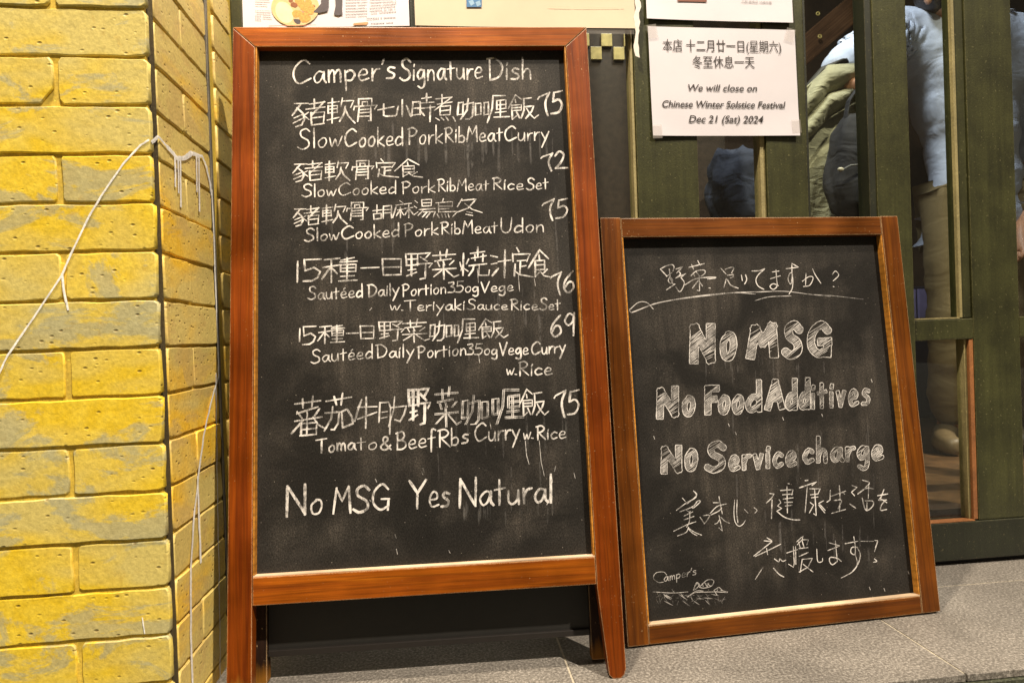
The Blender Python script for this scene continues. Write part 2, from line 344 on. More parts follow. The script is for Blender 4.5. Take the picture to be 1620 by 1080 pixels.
# ---- brick wall with its reveal
bw = empty('brick_wall', (-0.9, 0.95, -0.15))
tag(bw, 'yellow painted brick wall with grey patches and white paint dribbles, left of the menu board', 'wall')
def pl(o): o.location = Vector(o.location) - bw.location; return o     # children given in world coordinates
pl(link('mortar', box_mesh(-1.6, -0.3800, 0.9118, 1.30, -0.15, 2.6), mortar_paint, bw))
pl(link('mortar', box_mesh(-1.6, -0.3790, 0.8873, 0.8925, -0.15, 2.6), mortar_paint, bw))
pl(link('corner_groove', box_mesh(-0.3955, -0.3785, 0.8927, 0.9117, -0.15, 2.6), mortar_dark, bw))  # dark brown strip filling the gap at the brick corner
def brick_obj(a0, a1, b0, b1, face, m, chip=None):
    """one hand-laid brick slip: irregular outline, eased arris; face 'front' (a = X, looking -Y) or 'side' (a = Y, looking +X)"""
    n_a = max(3, int((a1-a0)/0.022)); n_b = 3
    pts = []
    cr = 0.0022 + random.random()*0.002
    for i in range(n_a+1): pts.append([a0+cr+(a1-a0-2*cr)*i/n_a, b0])
    for i in range(n_b+1): pts.append([a1, b0+cr+(b1-b0-2*cr)*i/n_b])
    for i in range(n_a+1): pts.append([a1-cr-(a1-a0-2*cr)*i/n_a, b1])
    for i in range(n_b+1): pts.append([a0, b1-cr-(b1-b0-2*cr)*i/n_b])
    j = 0.0010
    for p in pts: p[0] += random.uniform(-j, j); p[1] += random.uniform(-j, j)
    if chip:
        for p in pts:
            if p[0] > a1-0.03 and p[1] < b0+0.02: p[0] -= 0.012; p[1] += 0.004*(random.random())
    ca, cb = (a0+a1)/2, (b0+b1)/2
    tilt = random.uniform(-0.0007, 0.0007); dep = random.uniform(-0.0008, 0.0008)
    ins = 0.0013
    V = []
    def P(a, b, d):
        d += dep + tilt*((b-cb)/0.03)
        if face == 'front': return (a-ca, 0.884+d-0.884, b-cb)
        return (-d, a-ca, b-cb)
    for p in pts: V.append(P(p[0], p[1], 0.0085))
    for p in pts: V.append(P(p[0], p[1], 0.0018))
    for p in pts:
        ia = p[0] + (ins if p[0] < ca-(a1-a0)/2+0.006 else (-ins if p[0] > ca+(a1-a0)/2-0.006 else 0))
        ib = p[1] + (ins if p[1] < cb-0.02 else (-ins if p[1] > cb+0.02 else 0))
        V.append(P(ia, ib, 0.0))
    n = len(pts); Fc = []
    for i in range(n):
        k2 = (i+1) % n
        Fc.append((i, k2, n+k2, n+i)); Fc.append((n+i, n+k2, 2*n+k2, 2*n+i))
    Fc.append(tuple(range(2*n, 3*n)))
    me = mesh_from(V, Fc, 'brick')
    bm = bmesh.new(); bm.from_mesh(me); bmesh.ops.recalc_face_normals(bm, faces=bm.faces); bm.to_mesh(me); bm.free()
    for p in me.polygons[:-1]: p.use_smooth = True
    loc = (ca, 0.884, cb) if face == 'front' else (-0.3765, ca, cb)
    return pl(link('brick', me, m, bw, loc))
for k in range(-4, 20):
    z0 = 0.1504 + 0.0638*k + 0.0022; z1 = z0 + 0.0638 - 0.0044
    half = k % 2 == 1
    x = -0.3755; first = True
    while x > -1.05:
        wd = 0.115 if (half and first) else 0.236
        brick_obj(x-wd+0.0035, x-(0 if first else 0.0035), z0, z1, 'front', brick_paint, chip=(k == 11 and not first and x > -0.6))
        x -= wd; first = False
    if half:
        brick_obj(0.912, 0.9995, z0, z1, 'side', reveal_paint); brick_obj(1.0025, 1.104, z0, z1, 'side', reveal_paint)
    else: brick_obj(0.912, 1.104, z0, z1, 'side', reveal_paint)
    brick_obj(1.143, 1.232, z0, z1, 'side', reveal_paint)
# steel channel let into the reveal between the two runs of brick
pl(link('steel_channel', box_mesh(-0.3835, -0.3755, 1.1075, 1.116, -0.15, 2.6, 0.002), steel, bw))
pl(link('channel_groove', box_mesh(-0.3832, -0.3825, 1.116, 1.141, -0.15, 2.6), gap_shade, bw))
# white paint lines
def wall_line(pts, wpx, plane):
    n = []
    for p in pts:
        q = atY(p[0], p[1], 0.8826) if plane == 'front' else atX(p[0], p[1], -0.3750)
        n.append(q)
    V = []; Fc = []
    for i, q in enumerate(n):
        a = n[max(0, i-1)]; b = n[min(len(n)-1, i+1)]; t = (b-a).normalized()
        s = t.cross(Vector((0, 1, 0)) if plane == 'front' else Vector((1, 0, 0))).normalized()
        wm = wpx[i] if isinstance(wpx, list) else wpx
        wm = wm*0.00092*(0.85+0.3*random.random())/2*(1 if plane == 'front' else 2.3)
        if plane != 'front': s = Vector((0, s.y*1.5, s.z*0.75))
        off = Vector((0, -0.0001, 0)) if plane == 'front' else Vector((0.0001, 0, 0))
        V += [q+s*wm, q+off, q-s*wm]
        if i: o = 3*i; Fc += [(o-3, o-2, o+1, o), (o-2, o-1, o+2, o+1)]
    return pl(link('paint_line', mesh_from(V, Fc), white_paint, bw))
def dense(pts, n=6, j=0.25):
    out = []
    for a, b in zip(pts[:-1], pts[1:]):
        for i in range(n): t = i/n; out.append((a[0]+(b[0]-a[0])*t+random.uniform(-j, j)*(i > 0), a[1]+(b[1]-a[1])*t+random.uniform(-j, j)*(i > 0)))
    return out + [pts[-1]]
wall_line(dense([(-4, 596), (12, 562), (60, 492), (98, 435), (112, 402), (140, 344), (160, 310), (195, 259), (222, 230), (236, 221)]), 2.6, 'front')
wall_line(dense([(98, 432), (101, 460), (108, 491)]), 3.0, 'front')
wall_line(dense([(225, 976), (229, 1002)]), 1.6, 'front')
wall_line(dense([(240, 226), (250, 216), (266, 234), (281, 251), (292, 250), (303, 242), (312, 246), (320, 247), (327, 264), (333, 292), (335, 310)], 5, 0.5), [2.4]*10+[4.2]*22+[2.6]*19, 'side')
for x0, y0, y1 in ((277, 250, 296), (282, 252, 306), (285.5, 252, 328), (311, 247, 304), (315, 248, 335)):
    wall_line(dense([(x0, y0), (x0+0.8, y1)], 5, 0.3), 1.7, 'side')
wall_line(dense([(335, 300), (338, 360), (341, 450), (345, 560), (346, 595), (333, 640), (322, 690), (314, 752), (306, 830), (302, 900), (302, 1000), (305, 1085)], 4, 0.5), 2.0, 'side')
wall_line(dense([(313, 752), (315, 820), (318, 890)], 5, 0.4), 2.0, 'side')
wall_line(dense([(342, 590), (343, 700), (345, 820), (347, 940), (349, 1085)], 8, 0.7), 1.1, 'side')

# ---- building shell round the shopfront
for nm, b in (('lintel_wall', (-1.6, 3.4, 1.25, 1.40, 2.9, 3.3)), ('interior_wall', (-1.6, 3.4, 4.0, 4.1, -0.15, 3.2)),
              ('interior_wall', (-1.7, -1.6, 1.30, 4.1, -0.15, 3.2)), ('interior_wall', (3.4, 3.5, 0.9, 4.1, -0.15, 3.2)),
              ('interior_wall', (2.2, 3.4, 1.25, 1.40, -0.15, 2.9))):
    tag(link(nm, box_mesh(*b), plain(nm, (0.055, 0.033, 0.018), 0.6, 0.4, 8)), kind='structure')
tag(link('interior_ceiling', box_mesh(-1.6, 3.4, 1.40, 4.0, 3.05, 3.15), plain('ceiling_paint', (0.05, 0.04, 0.03))), kind='structure')
tag(link('interior_floor', box_mesh(-1.6, 3.4, 1.335, 4.0, -0.14, 0.10), plain('interior_boards', (0.10, 0.055, 0.025), 0.35, 0.5, 20)), kind='structure')

# ---- shopfront window (left) and glass doors (right)
D0, D1 = 1.262, 1.302
win = empty('shopfront_window', (0.2, 1.28, 0)); tag(win, 'dark green painted shopfront window with posters taped to it, behind the menu board', 'window')
door = empty('glass_door', (1.3, 1.28, 0)); tag(door, 'green wooden glass door with mid rail, to the right of the small chalkboard', 'door')
def dp(root, name, m, x0, x1, z0, z1, y0=D0, y1=D1, bev=0.0025):
    o = bar(name, m, x0, x1, y0, y1, z0, z1, None, bev); o.parent = root; o.location = Vector(o.location)-root.location; return o
ZT = 2.9
dp(win, 'jamb', green, -0.398, -0.358, 0.004, ZT, 1.252, 1.30)
dp(win, 'mullion', green_dark, -0.052, -0.026, 0.10, ZT, 1.258, 1.298)
dp(win, 'post', green, 0.4075, 0.537, 0.004, ZT)
dp(win, 'bead', bead_mat, 0.4005, 0.4068, 0.10, ZT, 1.266, 1.296, 0.001)
dp(win, 'bead', bead_mat, 0.6755, 0.6865, 0.10, ZT, 1.268, 1.296, 0.001)
dp(win, 'post', green, 0.6872, 0.777, 0.004, ZT)
dp(win, 'bead', green_dark, 0.7775, 0.7830, 0.10, ZT, 1.264, 1.296, 0.001)
dp(win, 'bottom_rail', green_dark, -0.358, 0.4070, 0.004, 0.098)
dp(win, 'bottom_rail', green_dark, 0.5375, 0.6868, 0.004, 0.098)
dp(win, 'bottom_rail', green_dark, 0.7775, 0.9120, 0.004, 0.098)
for a, b in ((-0.358, -0.052), (-0.026, 0.4005), (0.537, 0.6755), (0.783, 0.912)):
    dp(win, 'pane', m_glass, a-0.004, b+0.004, 0.09, ZT, 1.280, 1.284, 0)
dp(door, 'bead', green_dark, 0.9130, 0.9290, 0.004, ZT, 1.258, 1.296, 0.003)
dp(door, 'stile', green, 0.9295, 1.0070, 0.004, ZT, 1.256, 1.300, 0.003)
dp(door, 'stile', green, 1.1490, 1.2600, 0.0945, ZT)
dp(door, 'mid_rail', green, 1.0075, 1.1485, 0.4906, 0.5355)
dp(door, 'mid_rail', green, 1.2605, 1.70, 0.4906, 0.5355)
dp(door, 'bottom_rail', green_dark, 1.0075, 1.80, 0.012, 0.0938, 1.258)
dp(door, 'stile', green, 1.70, 1.80, 0.0945, ZT)
# upper beads: pale worn edge on the right of the pane, a pale ledge on the rail
dp(door, 'bead', bead_mat, 1.1175, 1.1240, 0.5375, ZT, 1.262, 1.271, 0.0008)
dp(door, 'bead', green, 1.1245, 1.1485, 0.5375, ZT, 1.266, 1.296, 0.002)
dp(door, 'bead', bead_mat, 1.0080, 1.1170, 0.5358, 0.5385, 1.262, 1.280, 0.0005)
dp(door, 'bead', bead_orange, 1.1385, 1.1485, 0.0965, 0.4900, 1.264, 1.290, 0.0008)
dp(door, 'bead', bead_mat, 1.1320, 1.1380, 0.0965, 0.4900, 1.270, 1.292, 0.0006)
dp(door, 'bead', bead_orange, 1.0080, 1.1380, 0.0942, 0.0965, 1.260, 1.280, 0.0005)
for a, b, c, d in ((1.007, 1.1175, 0.5358, ZT), (1.007, 1.132, 0.0945, 0.4906), (1.2605, 1.70, 0.5358, ZT), (1.2605, 1.70, 0.0945, 0.4906)):
    dp(door, 'pane', m_glass, a-0.003, b+0.003, c-0.003, d+0.003, 1.281, 1.285, 0)
def dark_gap(): return dp(door, 'threshold_gap_shade', gap_shade, -0.35, 1.9, 0.0005, 0.010, 1.275, 1.31, 0)  # black strip painting the shade in the open gap under the door
dark_gap()

# ================================================================== INSIDE THE SHOP (seen through the glass)
def px_at(px, py, Y): return atY(px, py, Y)
ct = empty('counter', (0.55, 1.95, 0.1)); tag(ct, 'dark counter edged with pale checkered tiles, behind the left pane', 'counter')
a = atY(930, 95, 1.9); b2_ = atY(987, 54, 1.9)
ts = (b2_.x-a.x)/3.25; rowh = (b2_.z-a.z)/2
cb = link('counter_body', box_mesh(-1.0, 0.9, 1.905, 2.3, 0.1, b2_.z+0.01), plain('counter_brown', (0.03, 0.02, 0.014), 0.4, 0.3), ct); cb.location = -ct.location
tm = plain('pale_tile', (0.42, 0.34, 0.15), 0.3, 0.2)
for r in range(2):
    for i in range(-4, 6):
        x0 = a.x + ts*(2*i + (0.25 if r == 0 else 1.2))
        o = bar('tile', tm, x0+0.001, x0+ts-0.001, 1.897, 1.9045, a.z+rowh*r+0.001, a.z+rowh*(r+1)-0.001, ct, 0.001)
        o.location -= ct.location
# beam with brass eyelets
bA = atY(1255, 95, 2.7); bB = atY(1400, -30, 2.7)
bm_ = empty('roof_beam', (bA+bB)/2); tag(bm_, 'dark brown sloping timber beam with two brass eyelets, top of the middle pane', 'beam')
dirv = (bB-bA); ang = math.atan2(dirv.z, dirv.x)
beam = link('beam_timber', box_mesh(-1.2, 1.2, -0.04, 0.04, -0.055, 0.055, 0.004), wood_mat('beam_timber', (0.05, 0.022, 0.01), (0.09, 0.042, 0.018), (0.14, 0.07, 0.03), 0, 0.5, wear=False), bm_, rot=(0, -ang, 0))
brass = plain('brass', (0.55, 0.42, 0.12), 0.35)
def ring_mesh(R, r, n=16, m=8):
    V = []; Fc = []
    for i in range(n):
        for j in range(m):
            t = 2*math.pi*i/n; p = 2*math.pi*j/m
            V.append(((R+r*math.cos(p))*math.cos(t), r*math.sin(p), (R+r*math.cos(p))*math.sin(t)))
            Fc.append((i*m+j, ((i+1) % n)*m+j, ((i+1) % n)*m+(j+1) % m, i*m+(j+1) % m))
    me = mesh_from(V, Fc)
    for p in me.polygons: p.use_smooth = True
    return me
for (px, py) in ((1294, 22), (1297, 58)):
    q = atY(px, py, 2.64); o = link('eyelet', ring_mesh(0.007, 0.0028), brass, bm_); o.location = q - bm_.location
# added lavender panels and bars, painted as a parked car's reflection in the glass
q0 = atY(1432, 497, 2.6); q1 = atY(1520, 455, 2.6)
dc = empty('car_reflection', (q0.x, 2.7, 0.1)); tag(dc, 'lavender panels with dark bars standing in for the reflection of a parked car, low in the upper door pane', 'reflection')
lav = plain('lavender_panel', (0.30, 0.28, 0.55), 0.3, 0.2, 10)
wdt = (q1.x-q0.x)/4
o = link('reflection_back', box_mesh(q0.x-0.25, q1.x+0.3, 2.62, 2.95, 0.1, q1.z+0.012, 0.006), plain('reflection_dark', (0.03, 0.03, 0.05), 0.3), dc); o.location = -dc.location
for i in range(-2, 6):
    o = bar('panel', lav, q0.x+wdt*i+0.006, q0.x+wdt*(i+1)-0.006, 2.608, 2.6195, q0.z-0.02, q1.z, dc, 0.003); o.location -= dc.location

from mathutils import noise as mnoise
def skin_mesh(name, verts, radii, edges, root=0, sub=2, fold=0.0, fs=9.0, stretch=(1, 1, 1)):
    me = bpy.data.meshes.new(name); me.from_pydata([tuple(v) for v in verts], edges, []); me.update()
    ob = bpy.data.objects.new(name, me); COL.objects.link(ob)
    ob.modifiers.new('skin', 'SKIN')
    for i, r in enumerate(radii):
        sv = me.skin_vertices[0].data[i]; sv.radius = r if isinstance(r, tuple) else (r, r); sv.use_root = (i == root)
    s = ob.modifiers.new('sub', 'SUBSURF'); s.levels = sub; s.render_levels = sub
    bpy.context.view_layer.update()
    dg = bpy.context.evaluated_depsgraph_get(); m2 = bpy.data.meshes.new_from_object(ob.evaluated_get(dg)); m2.name = name
    bpy.data.objects.remove(ob)
    if fold:
        for v in m2.vertices:
            c = Vector((v.co.x*stretch[0], v.co.y*stretch[1], v.co.z*stretch[2]))*fs
            d = mnoise.noise(c)*fold + abs(mnoise.noise(c*2.1))*fold*0.6
            v.co += v.normal*d
    for p in m2.polygons: p.use_smooth = True
    return m2
PY = 2.0
per = empty('person', (atY(1530, 700, PY).x, PY, 0.10))
tag(per, 'person in pale blue shirt and khaki trousers behind the glass, holding a black bag', 'person')
def W(px, py, y=PY): return atY(px, py, y) - per.location
skin_m = plain('skin', (0.50, 0.25, 0.14), 0.5, 0.1, 30); hair_m = plain('dark_hair', (0.018, 0.010, 0.007), 0.5, 0.3, 200)
def cloth(name, col, fs):
    m, nt, b = new_mat(name); v = coords(nt, (1, 1, 1.8), 'World')
    n = noise(nt, v, fs, 2, 0.45, 0.8); f = noise(nt, v, 300, 2, 0.5)
    L(nt, ramp(nt, f, [(0.3, tuple(c*0.9 for c in col)), (0.7, tuple(min(1, c*1.08) for c in col))]).outputs[0], b.inputs['Base Color'])
    b.inputs['Roughness'].default_value = 0.85; bump(nt, b, n, 0.012, 0.8); return m
shirt_m = cloth('pale_blue_cotton', (0.50, 0.57, 0.74), 9); khaki = cloth('khaki_cotton', (0.17, 0.125, 0.055), 9)
sage = cloth('sage_cloth', (0.27, 0.26, 0.17), 22); black_cloth = cloth('black_nylon', (0.022, 0.022, 0.026), 10)
P = {}
P['pel'] = W(1545, 318); P['sp'] = W(1532, 200); P['ch'] = W(1515, 95); P['nb'] = W(1508, 40, 1.96); P['nk'] = W(1507, 22, 1.92)
P['hd'] = W(1510, -8, 1.86); P['ht'] = W(1512, -40, 1.86)
P['s1'] = W(1412, 48); P['e1'] = W(1312, 122, 1.92); P['w1'] = W(1352, 137, 1.79); P['h1'] = W(1366, 137, 1.765)
P['s2'] = W(1602, 58); P['e2'] = W(1634, 235); P['w2'] = W(1622, 345, 1.88); P['h2'] = W(1612, 385, 1.84)
P['hpa'] = W(1510, 335); P['ka'] = W(1508, 520, 1.94); P['aa'] = W(1500, 690, 2.02); P['ta'] = W(1492, 704, 1.90)
P['hpb'] = W(1585, 335); P['kb'] = W(1590, 520, 1.95); P['ab'] = W(1596, 690, 2.02); P['tb'] = W(1606, 704, 1.90)
def chain(names, rad):
    pass
names = ['pel', 'sp', 'ch', 'nb', 'nk', 'hd', 'ht', 's1', 'e1', 'w1', 'h1', 's2', 'e2', 'w2', 'h2', 'hpa', 'ka', 'aa', 'ta', 'hpb', 'kb', 'ab', 'tb']
rad = [.10, .10, .11, .055, .05, .085, .06, .05, .038, .026, .03, .05, .038, .026, .03, .07, .05, .035, .03, .07, .05, .035, .03]
ed = [(0, 1), (1, 2), (2, 3), (3, 4), (4, 5), (5, 6), (2, 7), (7, 8), (8, 9), (9, 10), (2, 11), (11, 12), (12, 13), (13, 14), (0, 15), (15, 16), (16, 17), (17, 18), (0, 19), (19, 20), (20, 21), (21, 22)]
vs_ = [P[n] for n in names]; rr_ = list(rad)
def fingers(hi, hand, dirv, side, curl):
    """five unequal fingers rooted in the palm, bent round what they hold"""
    for i, (o, ln) in enumerate(((-1.5, 0.056), (-0.5, 0.066), (0.5, 0.062), (1.5, 0.050), (2.6, 0.045))):
        base = hand + side*(o*0.012)
        a1 = base + dirv*ln*0.45 + (side*0.012 if i == 4 else Vector((0, 0, 0))); a2 = a1 + (dirv*0.4+curl).normalized()*ln*0.35; a3 = a2 + (curl-dirv*0.3).normalized()*ln*0.3
        j = len(vs_); vs_.extend([a1, a2, a3]); rr_.extend([.0095, .0085, .0075]); ed.extend([(hi, j), (j, j+1), (j+1, j+2)])
fingers(10, P['h1'], Vector((1, 0.1, -0.35)).normalized(), Vector((0.1, 0, 1)), Vector((0.2, 0.2, -1)))
fingers(14, P['h2'], Vector((-0.1, -0.2, -1)).normalized(), Vector((0, 1, 0)), Vector((-0.6, -0.1, -0.6)))
link('body', skin_mesh('body', vs_, rr_, ed), skin_m, per)
# face: nose and eyes and ears on the bowed head, hair as a cap
hd = P['hd']
for dx_ in (-0.032, 0.032):
    e_ = bmesh.new(); bmesh.ops.create_icosphere(e_, subdivisions=2, radius=0.011); me = bpy.data.meshes.new('eye'); e_.to_mesh(me); e_.free()
    o = link('eye', me, hair_m, per); o.location = hd + Vector((dx_, -0.078, 0.002))
def blob(name, m, c, r, parent, sub=3, fold=0.0, fs=8, shape=2.0, rot=(0, 0, 0)):
    bm = bmesh.new(); bmesh.ops.create_icosphere(bm, subdivisions=sub, radius=1)
    R = Matrix.Rotation(rot[2], 3, 'Z') @ Matrix.Rotation(rot[1], 3, 'Y') @ Matrix.Rotation(rot[0], 3, 'X')
    for v in bm.verts:
        n = v.co.normalized(); k = (abs(n.x)**shape+abs(n.y)**shape+abs(n.z)**shape)**(-1.0/shape)
        q = Vector((n.x*k*r[0], n.y*k*r[1], n.z*k*r[2])); q *= 1 + fold*mnoise.noise(n*fs*0.4+Vector((3, 1, 7))) + fold*0.5*abs(mnoise.noise(n*fs))
        v.co = R @ q
    me = bpy.data.meshes.new(name); bm.to_mesh(me); bm.free()
    for p in me.polygons: p.use_smooth = True
    o = link(name, me, m, parent); o.location = c; return o
blob('nose', skin_m, hd+Vector((0, -0.092, -0.02)), (0.012, 0.018, 0.02), per, 2)
blob('ear', skin_m, hd+Vector((-0.085, 0.005, 0.0)), (0.010, 0.02, 0.03), per, 2); blob('ear', skin_m, hd+Vector((0.085, 0.005, 0.0)), (0.010, 0.02, 0.03), per, 2)
blob('hair', hair_m, hd+Vector((0, 0.02, 0.045)), (0.096, 0.105, 0.09), per, 3, 0.08, 9)
# shirt over torso and upper arms, trousers
sv_ = [P['pel']+Vector((0, 0, 0.0)), P['sp'], P['ch'], P['nb']+Vector((0, 0, -0.03)), P['s1'], P['s1'].lerp(P['e1'], 0.55), P['e1'].lerp(P['w1'], 0.15), P['s2'], P['e2'], P['e2'].lerp(P['w2'], 0.3), P['pel']+Vector((0, 0, -0.03))]
link('shirt', skin_mesh('shirt', sv_, [(.145, .13), (.15, .125), (.16, .125), .075, .085, .075, .062, .085, .064, .058, (.135, .125)], [(0, 1), (1, 2), (2, 3), (2, 4), (4, 5), (5, 6), (2, 7), (7, 8), (8, 9), (0, 10)], sub=4, fold=0.016, fs=6, stretch=(0.7, 1, 1.8)), shirt_m, per)
cl = P['nb']
link('collar', skin_mesh('collar', [cl+Vector((-0.075, -0.02, 0.02)), cl+Vector((-0.05, -0.085, 0.0)), cl+Vector((0, -0.10, -0.03)), cl+Vector((0.05, -0.085, 0.0)), cl+Vector((0.075, -0.02, 0.02))], [.018]*5, [(0, 1), (1, 2), (2, 3), (3, 4)]), shirt_m, per)
tv = [P['pel']+Vector((0, 0, -0.03)), P['hpa'], P['ka'], P['aa'].lerp(P['ka'], 0.12), P['hpb'], P['kb'], P['ab'].lerp(P['kb'], 0.12)]
link('trousers', skin_mesh('trousers', tv, [(.13, .12), .102, .076, .060, .102, .076, .060], [(0, 1), (1, 2), (2, 3), (0, 4), (4, 5), (5, 6)], sub=3, fold=0.011, fs=8, stretch=(0.8, 1, 1.6)), khaki, per)
shoe_m = plain('brown_shoe_leather', (0.14, 0.10, 0.05), 0.5, 0.2)
for n1, n2 in (('aa', 'ta'), ('ab', 'tb')):
    a, b_ = P[n1].copy(), P[n2].copy(); a.z = 0.045; b_.z = 0.035
    link('shoe', skin_mesh('shoe', [a+Vector((0, 0.05, 0)), a, b_, b_+Vector((0, -0.07, -0.005))], [.035, .045, .042, .028], [(0, 1), (1, 2), (2, 3)]), shoe_m, per)
ct2 = empty('coat', atY(1158, 345, 1.8)); tag(ct2, 'dark navy garment hanging behind the narrow pane below the closing notice', 'coat')
blob('coat_body', cloth('navy_cloth', (0.02, 0.028, 0.055), 12), atY(1165, 300, 1.8)-ct2.location, (0.085, 0.05, 0.12), ct2, 4, 0.2, 6, 2.5)
# the bag the person holds, and the jacket over it
bag = empty('bag', atY(1345, 345, 1.74)); tag(bag, 'black nylon bag hanging from the hand of the person in the blue shirt', 'bag')
def Bq(px, py, y=1.74): return atY(px, py, y)-bag.location
bg_o = blob('bag_body', black_cloth, Bq(1362, 268), (0.098, 0.055, 0.155), bag, 4, 0.12, 7, 3.0, (0, 0.10, 0))
link('strap', skin_mesh('strap', [Bq(1335, 200, 1.72), Bq(1342, 160, 1.72), Bq(1362, 132, 1.74), Bq(1384, 140, 1.75), Bq(1390, 190, 1.75)], [(.011, .004)]*5, [(0, 1), (1, 2), (2, 3), (3, 4)]), black_cloth, bag)
link('zip', skin_mesh('zip', [Bq(1328, 272, 1.675), Bq(1345, 262, 1.672), Bq(1385, 258, 1.674)], [.003]*3, [(0, 1), (1, 2)]), plain('grey_zip', (0.12, 0.12, 0.12), 0.4), bag)
blob('zip_pull', plain('steel_pull', (0.6, 0.55, 0.42), 0.3), Bq(1330, 268, 1.668), (0.010, 0.004, 0.006), bag, 2)
blob('patch', plain('beige_patch', (0.45, 0.40, 0.30), 0.6), Bq(1382, 293, 1.682), (0.016, 0.004, 0.008), bag, 2)
jk = empty('jacket', atY(1300, 345, 1.80)); tag(jk, 'sage green jacket bunched over the forearm behind the black bag', 'jacket')
def sheet(name, rows, m, y0, amp, fr, parent, n=40, th=0.004):
    """a hanging cloth through rows of picture points, rippled in depth"""
    V = []; Fc = []; nr = len(rows); cols = len(rows[0])
    def lerp(p, t):
        k = min(int(t), len(p)-2); f = t-k; return (p[k][0]+(p[k+1][0]-p[k][0])*f, p[k][1]+(p[k+1][1]-p[k][1])*f)
    R = 30
    for i in range(R+1):
        t = i/R*(nr-1); k = min(int(t), nr-2); f = t-k; f = f*f*(3-2*f)
        for j in range(n+1):
            s = j/n*(cols-1); a = lerp(rows[k], s); b = lerp(rows[k+1], s)
            x, y = a[0]+(b[0]-a[0])*f, a[1]+(b[1]-a[1])*f
            V.append(atY(x, y, y0+amp*math.sin(fr*(i/R*9+j/n*2.2))+amp*0.7*mnoise.noise(Vector((i/R*4, j/n*5, 2))))-parent.location)
    for i in range(R):
        for j in range(n): o = i*(n+1)+j; Fc.append((o, o+1, o+n+2, o+n+1))
    me = mesh_from(V, Fc)
    for p in me.polygons: p.use_smooth = True
    o = link(name, me, m, parent); md = o.modifiers.new('thick', 'SOLIDIFY'); md.thickness = th; return o
sheet('sleeve_fold', [[(1262, 150), (1310, 105), (1385, 100)], [(1258, 200), (1312, 150), (1385, 128)], [(1262, 232), (1310, 190), (1378, 150)]], sage, 1.80, 0.018, 1.5, jk)
sheet('lining', [[(1250, 165), (1300, 108), (1340, 92)], [(1250, 240), (1308, 200), (1362, 160)]], plain('dark_lining', (0.03, 0.028, 0.022), 0.7), 1.84, 0.012, 2.1, jk)
sheet('jacket_body', [[(1272, 205), (1320, 165), (1372, 150)], [(1266, 270), (1300, 262), (1350, 240)], [(1262, 345), (1285, 350), (1318, 352)]], sage, 1.82, 0.008, 0.8, jk)

# ================================================================== PAPERS ON THE GLASS
def sheet_paper(name, c, m, label, cat, curl=0.0008, nx=16, ny=12, seed=0, Y=None):
    """a sheet through its four corner points (TL, TR, BR, BL); root = the sheet itself"""
    tl, tr, br, bl = c; V = []; Fc = []; ctr = (tl+tr+br+bl)/4
    for i in range(ny+1):
        for j in range(nx+1):
            s, t = j/nx, i/ny
            p = (tl*(1-s)+tr*s)*(1-t)+(bl*(1-s)+br*s)*t
            e = max(abs(s-0.5), abs(t-0.5))*2
            dz = curl*(mnoise.noise(Vector((s*3+seed, t*3, 0)))*0.6) - 0.0035*max(0, (s*0.6+t-1.35))*2.5 - 0.003*max(0, (t-s-0.75))*2
            dz = max(min(dz, 0.0006), -0.0035)
            V.append(p+Vector((0, dz, 0))-ctr)
    for i in range(ny):
        for j in range(nx): o = i*(nx+1)+j; Fc.append((o, o+nx+1, o+nx+2, o+1))
    me = mesh_from(V, Fc)
    for p in me.polygons: p.use_smooth = True
    o = link(name, me, m); o.location = ctr
    tag(o, label, cat); return o
def flat(name, pts, m, parent, Y):
    """a flat printed shape on the paper, through picture points"""
    V = [atY(p[0], p[1], Y)-parent.location for p in pts]
    return link(name, mesh_from(V, [tuple(range(len(V)))]), m, parent)
def ell(cx, cy, rx, ry, n=28, rot=0, j=0):
    return [(cx+rx*math.cos(t)*math.cos(rot)-ry*math.sin(t)*math.sin(rot)+random.uniform(-j, j), cy+rx*math.cos(t)*math.sin(rot)+ry*math.sin(t)*math.cos(rot)+random.uniform(-j, j)) for t in [2*math.pi*i/n for i in range(n)]]
def text_mesh(s, shear=0.0, bold=0.0):
    cu = bpy.data.curves.new('printed_text', 'FONT'); cu.body = s; cu.shear = shear; cu.offset = bold; cu.align_x = 'LEFT'; cu.resolution_u = 3
    ob = bpy.data.objects.new('printed_text', cu); COL.objects.link(ob); bpy.context.view_layer.update()
    me = bpy.data.meshes.new_from_object(ob.evaluated_get(bpy.context.evaluated_depsgraph_get())); bpy.data.objects.remove(ob); bpy.data.curves.remove(cu)
    return me
def place_text(s, p0, p1, hz, parent, Y, m=ink, shear=0.0, bold=0.0, name='printed_text'):
    """p0,p1: picture points of the left and right ends of the baseline; hz: capital height in metres"""
    me = text_mesh(s, shear, bold)
    if not len(me.vertices): return None
    xs_ = [v.co.x for v in me.vertices]; x0, x1 = min(xs_), max(xs_)
    A = atY(p0[0], p0[1], Y); B = atY(p1[0], p1[1], Y)
    sx = (B-A).length/(x1-x0); ref = 0.72; d = (B-A).normalized()
    for v in me.vertices:
        q = A + d*((v.co.x-x0)*sx) + Vector((0, 0, 1))*(v.co.y*hz/ref); v.co = q-parent.location
    return link(name, me, m, parent)
no = sheet_paper('closing_notice', [atY(1025, 42, 1.2575), atY(1257, 48, 1.2575), atY(1265, 215, 1.2575), atY(1033, 215, 1.2575)], paper,
                 'white paper notice with black Chinese and English text about closing, above the small chalkboard', 'notice')
TY = 1.2562
place_text('本店 十二月廿一日(星期六)', (1049, 79.5), (1236, 82), 0.0195, no, TY)
place_text('冬至休息一天', (1096, 106), (1194, 106.5), 0.0195, no, TY)
place_text('We will close on', (1089, 144), (1198, 145), 0.0142, no, TY, shear=0.22, bold=0.008)
